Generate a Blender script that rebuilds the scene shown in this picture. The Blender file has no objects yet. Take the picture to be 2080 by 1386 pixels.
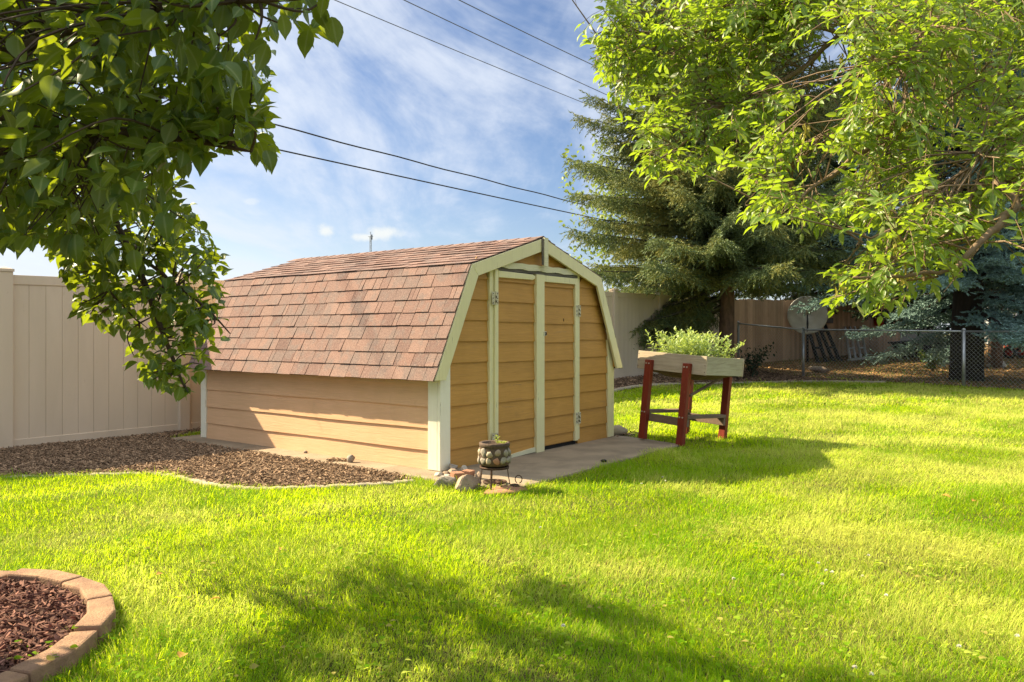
import bpy, math, random
import numpy as np
from mathutils import Vector, Matrix

random.seed(7)
RNG = np.random.default_rng(7)
S = bpy.context.scene
COL = S.collection
R = math.radians

# ------------------------------------------------------------------ camera
F_PX, CX, HY, EYE = 1607.0, 1040.0, 678.0, 1.2        # focal length, centre and horizon in photo pixels, eye height
cam_d = bpy.data.cameras.new('camera')
cam_d.sensor_width = 36.0
cam_d.lens = 36.0 * F_PX / 2080.0
cam_d.shift_y = -(693.0 - HY) / 2080.0
cam_d.clip_start = 0.05
cam_d.clip_end = 3000
cam = bpy.data.objects.new('camera', cam_d)
COL.objects.link(cam)
cam.location = (0, 0, EYE)
cam.rotation_euler = (R(90), 0, 0)
S.camera = cam

# ------------------------------------------------------------------ light
SUN_EL = R(38.5)
SUN_DIR = np.array([0.941, -0.338])                      # horizontal travel of the light
SUN_DIR = SUN_DIR / np.linalg.norm(SUN_DIR)
SUN_STRENGTH, SKY_STRENGTH, EXPOSURE = 4.9, 0.082, 1.58
sl = bpy.data.lights.new('sun', 'SUN')
sl.energy = SUN_STRENGTH
sl.angle = R(0.55)
sl.color = (1.0, 0.84, 0.55)
so = bpy.data.objects.new('sun', sl)
COL.objects.link(so)
ld = Vector((SUN_DIR[0] * math.cos(SUN_EL), SUN_DIR[1] * math.cos(SUN_EL), -math.sin(SUN_EL)))
so.rotation_euler = ld.to_track_quat('-Z', 'Y').to_euler()
so.location = (-8, 4, 9)

W = bpy.data.worlds.new('World')
S.world = W
W.use_nodes = True


class NT:
    """small helper for node trees"""
    def __init__(s, tree):
        s.t = tree

    def n(s, kind, **kw):
        nd = s.t.nodes.new(kind)
        for k, v in kw.items():
            setattr(nd, k, v)
        return nd

    def l(s, a, b):
        s.t.links.new(a, b)

    def put(s, sock, v):
        if isinstance(v, bpy.types.NodeSocket):
            s.t.links.new(v, sock)
        elif v is not None:
            if hasattr(sock.default_value, '__len__') and not hasattr(v, '__len__'):
                v = (v, v, v)
            if hasattr(v, '__len__') and len(v) == 3 and len(sock.default_value) == 4:
                v = (*v, 1)
            sock.default_value = v

    def math(s, op, a, b=None, c=None, clamp=False):
        nd = s.n('ShaderNodeMath', operation=op, use_clamp=clamp)
        s.put(nd.inputs[0], a)
        if b is not None:
            s.put(nd.inputs[1], b)
        if c is not None:
            s.put(nd.inputs[2], c)
        return nd.outputs[0]

    def mix(s, f, a, b, blend='MIX'):
        nd = s.n('ShaderNodeMix', data_type='RGBA', blend_type=blend)
        s.put(nd.inputs[0], f)
        s.put(nd.inputs[6], a)
        s.put(nd.inputs[7], b)
        return nd.outputs[2]

    def ramp(s, f, lo, hi, a=0.0, b=1.0):
        nd = s.n('ShaderNodeMapRange', clamp=True)
        nd.interpolation_type = 'SMOOTHSTEP'
        s.put(nd.inputs[0], f)
        for i, v in enumerate((lo, hi, a, b)):
            nd.inputs[i + 1].default_value = v
        return nd.outputs[0]

    def noise(s, vec, scale, detail=4, rough=0.55, dist=0.0):
        nd = s.n('ShaderNodeTexNoise')
        s.put(nd.inputs['Vector'], vec)
        nd.inputs['Scale'].default_value = scale
        nd.inputs['Detail'].default_value = detail
        nd.inputs['Roughness'].default_value = rough
        nd.inputs['Distortion'].default_value = dist
        return nd.outputs['Fac']

    def mapping(s, vec, scale=(1, 1, 1), rot=(0, 0, 0), loc=(0, 0, 0)):
        nd = s.n('ShaderNodeMapping')
        s.put(nd.inputs[0], vec)
        nd.inputs[1].default_value = loc
        nd.inputs[2].default_value = rot
        nd.inputs[3].default_value = scale
        return nd.outputs[0]


def build_world():
    t = NT(W.node_tree)
    bg = W.node_tree.nodes['Background']
    sky = t.n('ShaderNodeTexSky', sky_type='NISHITA')
    sky.sun_disc = False
    sky.sun_elevation = SUN_EL
    sky.sun_rotation = math.atan2(-SUN_DIR[0], -SUN_DIR[1])
    sky.air_density = 1.0
    sky.dust_density = 0.6
    sky.ozone_density = 1.3
    tc = t.n('ShaderNodeTexCoord')
    sep = t.n('ShaderNodeSeparateXYZ')
    t.l(tc.outputs['Generated'], sep.inputs[0])
    x, y, z = sep.outputs
    zc = t.math('MAXIMUM', z, 0.0)
    den = t.math('ADD', zc, 0.16)
    comb = t.n('ShaderNodeCombineXYZ')
    t.l(t.math('DIVIDE', x, den), comb.inputs[0])
    t.l(t.math('DIVIDE', y, den), comb.inputs[1])
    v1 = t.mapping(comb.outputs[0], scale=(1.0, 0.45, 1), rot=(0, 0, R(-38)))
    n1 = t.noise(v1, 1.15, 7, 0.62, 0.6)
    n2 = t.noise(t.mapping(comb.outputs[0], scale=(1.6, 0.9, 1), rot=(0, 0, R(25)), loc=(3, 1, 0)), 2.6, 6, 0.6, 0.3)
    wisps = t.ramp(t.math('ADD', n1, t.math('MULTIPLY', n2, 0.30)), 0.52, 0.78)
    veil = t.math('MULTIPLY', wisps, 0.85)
    # two small cumulus puffs low over the roof and a third faint one
    yy = t.math('MAXIMUM', y, 0.05)
    u = t.math('DIVIDE', x, yy)
    v = t.math('DIVIDE', z, yy)
    edge = t.noise(tc.outputs['Generated'], 38, 5, 0.6)
    puffs = None
    for (px, py, rx, ry) in ((662, 470, 20, 14), (778, 474, 38, 14), (745, 482, 30, 9), (508, 410, 17, 7)):
        du = t.math('DIVIDE', t.math('SUBTRACT', u, (px - CX) / F_PX), rx / F_PX)
        dv = t.math('DIVIDE', t.math('SUBTRACT', v, (HY - py) / F_PX), ry / F_PX)
        d = t.math('SQRT', t.math('ADD', t.math('MULTIPLY', du, du), t.math('MULTIPLY', dv, dv)))
        f = t.ramp(t.math('ADD', d, t.math('MULTIPLY', t.math('SUBTRACT', edge, 0.5), 2.2)), 1.25, 0.35)
        f = t.math('MULTIPLY', f, 0.9 if rx > 18 else 0.4)
        puffs = f if puffs is None else t.math('MAXIMUM', puffs, f)
    # bright milky air near the horizon
    low = t.math('POWER', t.math('SUBTRACT', 1.0, zc, clamp=True), 11.0)
    side = t.ramp(t.math('DIVIDE', x, yy), 0.2, -0.60, 0.12, 1.0)
    milk = t.math('MULTIPLY', t.math('MULTIPLY', low, side), 0.95)
    c = t.mix(milk, sky.outputs[0], (13.0, 12.0, 9.6))
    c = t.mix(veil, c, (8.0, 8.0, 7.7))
    c = t.mix(puffs, c, (9.0, 8.6, 7.2))
    c = t.mix(1.0, c, (0.435, 0.47, 0.55), 'MULTIPLY')
    # added brightness above the framed sky, put in to lift fill in the shade
    fill_glow = t.math('MULTIPLY', t.ramp(t.math('ADD', z, t.math('MULTIPLY', t.math('SUBTRACT', n1, 0.5), 0.12)), 0.42, 0.62), 0.85)
    c = t.mix(fill_glow, c, (5.6, 6.0, 6.2))
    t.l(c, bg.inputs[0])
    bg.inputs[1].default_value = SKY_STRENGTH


build_world()
S.view_settings.view_transform = 'Standard'
S.view_settings.look = 'None'
S.view_settings.gamma = 1
S.view_settings.exposure = EXPOSURE
S.cycles.max_bounces = 8
S.cycles.transmission_bounces = 6
S.cycles.diffuse_bounces = 4
S.cycles.use_denoising = True
S.cycles.denoising_prefilter = 'NONE'
S.cycles.use_adaptive_sampling = False
S.cycles.sample_clamp_indirect = 4.0


# ------------------------------------------------------------------ materials
def material(name):
    m = bpy.data.materials.new(name)
    m.use_nodes = True
    t = NT(m.node_tree)
    return m, t, m.node_tree.nodes['Principled BSDF']


def paint(name, c1, c2=None, scale=6, rough=0.6, bump=0.0, bscale=60, stretch=(1, 1, 1), island=0.0,
          metal=0.0, chips=None, chip_amt=0.62, spec=0.4, detail=5):
    """procedural surface: two tones by noise, optional per-piece tone, bump and worn chips"""
    m, t, p = material(name)
    tc = t.n('ShaderNodeTexCoord')
    vec = t.mapping(tc.outputs['Object'], scale=stretch)
    c = c1
    if c2 is not None:
        c = t.mix(t.ramp(t.noise(vec, scale, detail, 0.6, 0.2), 0.32, 0.68), c1, c2)
    if island:
        g = t.n('ShaderNodeNewGeometry')
        k = t.math('ADD', 1.0 - island, t.math('MULTIPLY', g.outputs['Random Per Island'], 2 * island))
        kk = t.n('ShaderNodeCombineXYZ')
        for i in range(3):
            t.l(k, kk.inputs[i])
        c = t.mix(1.0, c, kk.outputs[0], 'MULTIPLY')
    if chips is not None:
        f = t.ramp(t.noise(vec, 28, 8, 0.7, 0.4), chip_amt, chip_amt + 0.03)
        c = t.mix(f, c, chips)
    t.put(p.inputs['Base Color'], c)
    p.inputs['Roughness'].default_value = rough
    p.inputs['Metallic'].default_value = metal
    p.inputs['Specular IOR Level'].default_value = spec
    if bump:
        b = t.n('ShaderNodeBump')
        b.inputs['Strength'].default_value = bump
        b.inputs['Distance'].default_value = 0.01
        t.l(t.noise(vec, bscale, 6, 0.65), b.inputs['Height'])
        t.l(b.outputs[0], p.inputs['Normal'])
    return m


def wood(name, c1, c2, axis='x', rough=0.65, dirt=None, grain=1.0, island=0.0, chips=None, spec=0.35):
    """painted or bare boards with grain running along one object axis"""
    m, t, p = material(name)
    tc = t.n('ShaderNodeTexCoord')
    st = {'x': (0.7, 14, 14), 'y': (14, 0.7, 14), 'z': (14, 14, 0.7)}[axis]
    g = t.noise(t.mapping(tc.outputs['Object'], scale=st), 5.0, 7, 0.65, 0.9)
    broad = t.noise(tc.outputs['Object'], 2.2, 4, 0.6)
    c = t.mix(t.ramp(t.math('ADD', t.math('MULTIPLY', g, 0.6), t.math('MULTIPLY', broad, 0.4)), 0.36, 0.64), c1, c2)
    if island:
        gm = t.n('ShaderNodeNewGeometry')
        k = t.math('ADD', 1.0 - island, t.math('MULTIPLY', gm.outputs['Random Per Island'], 2 * island))
        kk = t.n('ShaderNodeCombineXYZ')
        for i in range(3):
            t.l(k, kk.inputs[i])
        c = t.mix(1.0, c, kk.outputs[0], 'MULTIPLY')
    if dirt is not None:
        st1 = t.ramp(t.noise(t.mapping(tc.outputs['Object'], scale=(1, 1, 0.45)), 3.1, 7, 0.7, 0.6), 0.60, 0.78)
        c = t.mix(t.math('MULTIPLY', st1, 0.22), c, dirt)
        f2 = t.ramp(t.noise(tc.outputs['Object'], 46, 3, 0.6), 0.74, 0.79)
        c = t.mix(t.math('MULTIPLY', f2, 0.35), c, dirt)
    if chips is not None:
        f = t.ramp(t.noise(t.mapping(tc.outputs['Object'], scale=st), 3.2, 9, 0.72, 0.5), 0.635, 0.66)
        c = t.mix(f, c, chips)
    t.put(p.inputs['Base Color'], c)
    p.inputs['Roughness'].default_value = rough
    p.inputs['Specular IOR Level'].default_value = spec
    b = t.n('ShaderNodeBump')
    b.inputs['Strength'].default_value = 0.35 * grain
    b.inputs['Distance'].default_value = 0.006
    t.l(g, b.inputs['Height'])
    t.l(b.outputs[0], p.inputs['Normal'])
    return m


def leaf(name, c1, c2, trans, amt=0.4, rough=0.45, under=None, patch=None, patch_scale=0.6, spec=0.4, rnd=1.0, rib=None, straw=None, patch_drift=0.0):
    """thin leaves and blades: glossy top, light passing through"""
    m, t, p = material(name)
    g = t.n('ShaderNodeNewGeometry')
    ri = g.outputs['Random Per Island']
    c = t.mix(ri, c1, c2)
    tr = t.mix(t.math('MULTIPLY', ri, rnd), trans, tuple(v * 0.72 for v in trans))
    if patch is not None:
        tc = t.n('ShaderNodeTexCoord')
        pn = t.noise(tc.outputs['Object'], patch_scale, 5, 0.6, 0.3)
        if patch_drift:
            sx = t.n('ShaderNodeSeparateXYZ')
            t.l(tc.outputs['Object'], sx.inputs[0])
            pn = t.math('ADD', pn, t.math('MULTIPLY', sx.outputs[0], patch_drift))
        f = t.ramp(t.math('ADD', pn, t.math('MULTIPLY', t.math('SUBTRACT', ri, 0.5), 0.22)), 0.46, 0.66)
        c = t.mix(f, c, patch)
        tr = t.mix(f, tr, tuple(min(1, v * 1.35) for v in patch))
    if straw is not None:
        sf = t.ramp(ri, 0.90, 0.93)
        c = t.mix(sf, c, straw)
        tr = t.mix(sf, tr, straw)
    if under is not None:
        c = t.mix(g.outputs['Backfacing'], c, under)
    if rib is not None:
        at = t.n('ShaderNodeAttribute', attribute_name='rib')
        rf = t.math('MULTIPLY', t.ramp(at.outputs['Fac'], 0.80, 0.97), 0.6)
        c = t.mix(rf, c, rib)
        tr = t.mix(rf, tr, rib)
    t.put(p.inputs['Base Color'], c)
    p.inputs['Roughness'].default_value = rough
    p.inputs['Specular IOR Level'].default_value = spec
    tb = t.n('ShaderNodeBsdfTranslucent')
    t.put(tb.inputs[0], tr)
    mx = t.n('ShaderNodeMixShader')
    mx.inputs[0].default_value = amt
    t.l(p.outputs[0], mx.inputs[1])
    t.l(tb.outputs[0], mx.inputs[2])
    t.l(mx.outputs[0], m.node_tree.nodes['Material Output'].inputs[0])
    return m


def shingle_mat():
    m, t, p = material('asphalt shingle')
    g = t.n('ShaderNodeNewGeometry')
    ri = g.outputs['Random Per Island']
    tc = t.n('ShaderNodeTexCoord')
    cr = t.n('ShaderNodeValToRGB')
    e = cr.color_ramp.elements
    e[0].position, e[0].color = 0.0, (0.118, 0.066, 0.060, 1)
    e[1].position, e[1].color = 1.0, (0.245, 0.155, 0.132, 1)
    for pos, c in ((0.22, (0.182, 0.108, 0.095, 1)), (0.45, (0.228, 0.137, 0.114, 1)), (0.62, (0.160, 0.108, 0.100, 1)), (0.8, (0.205, 0.115, 0.096, 1))):
        k = e.new(pos)
        k.color = c
    t.l(ri, cr.inputs[0])
    soft = t.noise(t.mapping(tc.outputs['Object'], scale=(1, 1, 1)), 6.0, 4, 0.65)
    c = t.mix(t.math('MULTIPLY', t.ramp(soft, 0.46, 0.62), 0.75), cr.outputs[0], (0.155, 0.118, 0.112))
    gran = t.math('ADD', t.math('MULTIPLY', t.noise(tc.outputs['Object'], 300, 2, 0.7), 0.4), t.math('MULTIPLY', t.noise(tc.outputs['Object'], 95, 3, 0.8), 0.6))
    c = t.mix(t.math('MULTIPLY', t.ramp(gran, 0.47, 0.66), 0.55), c, (0.46, 0.32, 0.265))
    c = t.mix(t.math('MULTIPLY', t.ramp(gran, 0.48, 0.34), 0.7), c, (0.07, 0.042, 0.038))
    t.put(p.inputs['Base Color'], c)
    p.inputs['Roughness'].default_value = 0.9
    p.inputs['Specular IOR Level'].default_value = 0.2
    b = t.n('ShaderNodeBump')
    b.inputs['Strength'].default_value = 0.6
    b.inputs['Distance'].default_value = 0.004
    t.l(gran, b.inputs['Height'])
    t.l(b.outputs[0], p.inputs['Normal'])
    return m


M = {}
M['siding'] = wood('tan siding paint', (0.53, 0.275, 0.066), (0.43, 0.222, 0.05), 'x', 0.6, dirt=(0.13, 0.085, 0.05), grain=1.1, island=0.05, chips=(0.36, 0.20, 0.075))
M['siding_lightened'] = wood('tan siding paint lightened for sun', (0.70, 0.435, 0.255), (0.62, 0.38, 0.215), 'y', 0.62, dirt=(0.22, 0.15, 0.09), grain=1.3)  # same tan paint as the front, lightened to carry the sun on it
M['trim'] = wood('cream trim paint', (0.76, 0.70, 0.42), (0.70, 0.64, 0.375), 'z', 0.5, grain=0.4, chips=(0.10, 0.085, 0.06))
M['trim_bright'] = wood('white corner paint', (0.80, 0.78, 0.66), (0.74, 0.71, 0.58), 'z', 0.5, grain=0.35, chips=(0.35, 0.31, 0.24))
M['trim_worn'] = wood('worn cream trim paint', (0.70, 0.66, 0.45), (0.60, 0.56, 0.38), 'x', 0.55, grain=0.8, chips=(0.07, 0.06, 0.05))
M['grey_wood_gap'] = wood('weathered wood and gap shade', (0.16, 0.14, 0.12), (0.09, 0.08, 0.07), 'x', 0.8, grain=1.2)
M['dark'] = paint('gap shade colour', (0.018, 0.015, 0.013), rough=0.9)
M['hinge'] = paint('painted hinge', (0.62, 0.58, 0.42), (0.48, 0.43, 0.30), 40, 0.5, 0.2, chips=(0.10, 0.06, 0.035), chip_amt=0.6)
M['screw'] = paint('rusty screw', (0.06, 0.04, 0.025), rough=0.6, metal=0.6)
M['steel'] = paint('galvanised steel', (0.50, 0.51, 0.52), (0.38, 0.39, 0.40), 8, 0.42, metal=0.75)
M['wire'] = paint('galvanised wire', (0.46, 0.47, 0.46), (0.36, 0.37, 0.36), 30, 0.5, metal=0.35)
M['shingle'] = shingle_mat()
M['felt'] = paint('roof deck edge', (0.05, 0.035, 0.03), rough=0.9)
M['vinyl'] = paint('tan vinyl', (0.66, 0.535, 0.405), (0.60, 0.485, 0.36), 2.4, 0.42, stretch=(1, 1, .22), chips=(0.56, 0.45, 0.32), chip_amt=0.64, spec=0.45)
M['concrete'] = paint('old concrete', (0.33, 0.255, 0.18), (0.22, 0.172, 0.122), 2.6, 0.85, 0.35, 45, chips=(0.20, 0.165, 0.13), chip_amt=0.68, spec=0.25)
M['curb'] = paint('concrete edging', (0.40, 0.33, 0.23), (0.30, 0.25, 0.175), 9, 0.9, 0.5, 70)
M['paver'] = paint('terracotta edging block', (0.40, 0.24, 0.145), (0.27, 0.155, 0.10), 11, 0.9, 0.8, 90, island=0.12, chips=(0.16, 0.095, 0.065), chip_amt=0.63)
M['soil'] = paint('lawn soil', (0.060, 0.072, 0.018), (0.10, 0.085, 0.035), 5, 1.0, 0.5, 60, spec=0.1)
M['mulch_soil'] = paint('mulch base', (0.10, 0.065, 0.042), (0.055, 0.036, 0.024), 14, 1.0, 0.8, 60, spec=0.1)
M['chip'] = paint('bark chips', (0.31, 0.205, 0.128), (0.19, 0.122, 0.076), 22, 0.9, island=0.62, spec=0.2)
M['red_soil'] = paint('reddish mulch base', (0.085, 0.036, 0.028), (0.05, 0.024, 0.02), 14, 1.0, 0.8, 60, spec=0.1)
M['red_chip'] = paint('reddish bark chips', (0.24, 0.118, 0.088), (0.14, 0.066, 0.05), 22, 0.9, island=0.62, spec=0.2)
M['litter'] = paint('leaf litter soil', (0.24, 0.145, 0.075), (0.13, 0.095, 0.04), 3.0, 1.0, 0.7, 30, spec=0.1)
M['litter_chip'] = paint('fallen needles and leaves', (0.42, 0.24, 0.105), (0.22, 0.135, 0.065), 9, 0.9, island=0.55, spec=0.15)
M['grass'] = leaf('lawn blades', (0.050, 0.165, 0.004), (0.26, 0.45, 0.012), (0.70, 0.90, 0.008), 0.5, 0.6, patch=(0.55, 0.59, 0.12), patch_scale=0.7, patch_drift=0.016, spec=0.05, straw=(0.46, 0.40, 0.11))
M['weed'] = leaf('weeds', (0.06, 0.13, 0.02), (0.15, 0.18, 0.04), (0.2, 0.32, 0.04), 0.35, 0.6)
M['apple_leaf'] = leaf('apple leaf', (0.020, 0.066, 0.018), (0.042, 0.108, 0.022), (0.50, 0.62, 0.015), 0.34, 0.46, under=(0.085, 0.13, 0.045), spec=0.5, rib=(0.30, 0.36, 0.12))
M['ash_leaf'] = leaf('ash leaflet', (0.065, 0.145, 0.014), (0.16, 0.255, 0.020), (0.42, 0.60, 0.012), 0.46, 0.42, under=(0.27, 0.32, 0.15), spec=0.55, rib=(0.42, 0.46, 0.14))
M['samara'] = leaf('ash seed', (0.48, 0.40, 0.08), (0.40, 0.36, 0.07), (0.5, 0.45, 0.06), 0.3, 0.5)
M['spruce'] = leaf('green spruce needles', (0.11, 0.165, 0.08), (0.205, 0.25, 0.105), (0.22, 0.27, 0.06), 0.18, 0.6, patch=(0.26, 0.255, 0.07), patch_scale=0.9, spec=0.25)
M['blue_spruce'] = leaf('blue spruce needles', (0.17, 0.28, 0.255), (0.25, 0.37, 0.34), (0.12, 0.18, 0.14), 0.12, 0.6, spec=0.25)
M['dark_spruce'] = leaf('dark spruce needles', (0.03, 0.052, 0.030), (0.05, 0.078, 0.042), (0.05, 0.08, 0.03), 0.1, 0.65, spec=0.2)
M['far_leaf'] = leaf('pale green foliage', (0.13, 0.20, 0.05), (0.20, 0.27, 0.075), (0.35, 0.45, 0.07), 0.4, 0.5)
M['bark'] = paint('grey brown bark', (0.13, 0.095, 0.065), (0.075, 0.055, 0.04), 14, 0.95, 0.9, 40, stretch=(1, 1, 0.3))
M['twig'] = paint('twig bark', (0.24, 0.165, 0.10), (0.16, 0.105, 0.065), 30, 0.8)
M['dark_twig'] = paint('dark twig bark', (0.10, 0.066, 0.046), (0.06, 0.042, 0.03), 30, 0.85)
M['spruce_bark'] = paint('reddish spruce bark', (0.20, 0.115, 0.08), (0.10, 0.062, 0.045), 16, 0.95, 0.9, 30, stretch=(1, 1, 0.35))
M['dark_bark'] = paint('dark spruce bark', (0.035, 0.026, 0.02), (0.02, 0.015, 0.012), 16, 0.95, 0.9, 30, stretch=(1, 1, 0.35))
M['moss_bark'] = paint('mossy limb bark', (0.085, 0.075, 0.045), (0.05, 0.048, 0.028), 20, 0.95)
M['red_wood'] = wood('red stained timber', (0.24, 0.034, 0.016), (0.165, 0.022, 0.012), 'z', 0.5, grain=0.8, chips=(0.34, 0.17, 0.10))
M['box_wood'] = wood('weathered planter board', (0.52, 0.42, 0.31), (0.36, 0.285, 0.205), 'x', 0.8, grain=1.2, chips=(0.17, 0.14, 0.10))
M['box_wood_y'] = wood('weathered planter board end', (0.46, 0.42, 0.30), (0.30, 0.265, 0.18), 'y', 0.8, grain=1.2, chips=(0.16, 0.14, 0.09))
M['brown_wood'] = wood('brown stretcher timber', (0.23, 0.155, 0.105), (0.15, 0.10, 0.07), 'y', 0.7, grain=1.0)
M['bolt'] = paint('bolt head', (0.62, 0.58, 0.52), rough=0.4, metal=0.6)
M['burlap'] = paint('sagging liner', (0.20, 0.135, 0.075), (0.12, 0.08, 0.05), 18, 0.95, 0.5, 80)
M['sage'] = leaf('planter herb leaf', (0.30, 0.42, 0.13), (0.50, 0.58, 0.26), (0.55, 0.66, 0.12), 0.4, 0.5, spec=0.35)
M['pot'] = paint('pot mortar', (0.125, 0.08, 0.055), (0.085, 0.055, 0.04), 25, 0.85, 0.6, 90)
M['pebble'] = paint('pot pebbles', (0.40, 0.33, 0.24), (0.27, 0.20, 0.14), 10, 0.7, 0.2, 90, island=0.45)
M['iron'] = paint('rusty iron', (0.05, 0.032, 0.024), (0.10, 0.05, 0.03), 30, 0.75, 0.4, 120, metal=0.4)
M['rock'] = paint('tan field stone', (0.36, 0.27, 0.20), (0.24, 0.175, 0.13), 9, 0.9, 0.7, 30)
M['rock_grey'] = paint('grey stone', (0.34, 0.29, 0.24), (0.22, 0.19, 0.16), 11, 0.9, 0.7, 30)
M['rock_pale'] = paint('pale stone', (0.50, 0.45, 0.37), (0.38, 0.34, 0.28), 8, 0.9, 0.5, 30)
M['brick'] = paint('broken brick', (0.40, 0.20, 0.12), (0.32, 0.155, 0.095), 20, 0.9, 0.5, 90)
M['cable'] = paint('black cable', (0.035, 0.035, 0.038), rough=0.7)
M['thin_cable'] = paint('bare grey cable', (0.12, 0.125, 0.14), rough=0.5)
M['mast'] = paint('grey mast', (0.20, 0.22, 0.25), rough=0.6)
M['cedar'] = wood('weathered cedar', (0.54, 0.37, 0.25), (0.42, 0.275, 0.185), 'z', 0.85, grain=1.0, island=0.22)
M['black_metal'] = paint('black powder coat', (0.014, 0.014, 0.016), rough=0.45)
M['alu'] = paint('aluminium', (0.62, 0.63, 0.63), (0.5, 0.51, 0.52), 12, 0.35, metal=0.55)
M['white_plastic'] = paint('white plastic', (0.55, 0.53, 0.48), (0.45, 0.43, 0.39), 4, 0.5)
M['black_plastic'] = paint('black plastic', (0.02, 0.02, 0.022), rough=0.55)
M['yellow'] = paint('yellow board', (0.62, 0.36, 0.02), rough=0.6)
M['blue'] = paint('light blue plastic', (0.10, 0.42, 0.72), rough=0.4)
M['red'] = paint('red paint', (0.50, 0.03, 0.02), rough=0.4)
M['grey_wall'] = paint('grey siding', (0.42, 0.43, 0.44), (0.38, 0.39, 0.40), 3, 0.7)
M['white_door'] = paint('white ribbed door', (0.72, 0.73, 0.75), rough=0.5)
M['roof_grey'] = paint('grey roof', (0.12, 0.115, 0.11), rough=0.9)
M['green_apple'] = paint('green apple skin', (0.16, 0.26, 0.05), (0.22, 0.30, 0.07), 12, 0.35)
M['petal'] = paint('clover petals', (0.78, 0.76, 0.70), (0.70, 0.66, 0.58), 90, 0.7)
M['fallen'] = leaf('fallen yellow leaf', (0.55, 0.33, 0.05), (0.45, 0.22, 0.05), (0.6, 0.4, 0.05), 0.2, 0.6)
M['seedling'] = leaf('seedling', (0.30, 0.40, 0.05), (0.38, 0.46, 0.06), (0.55, 0.62, 0.06), 0.4, 0.5)


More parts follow.
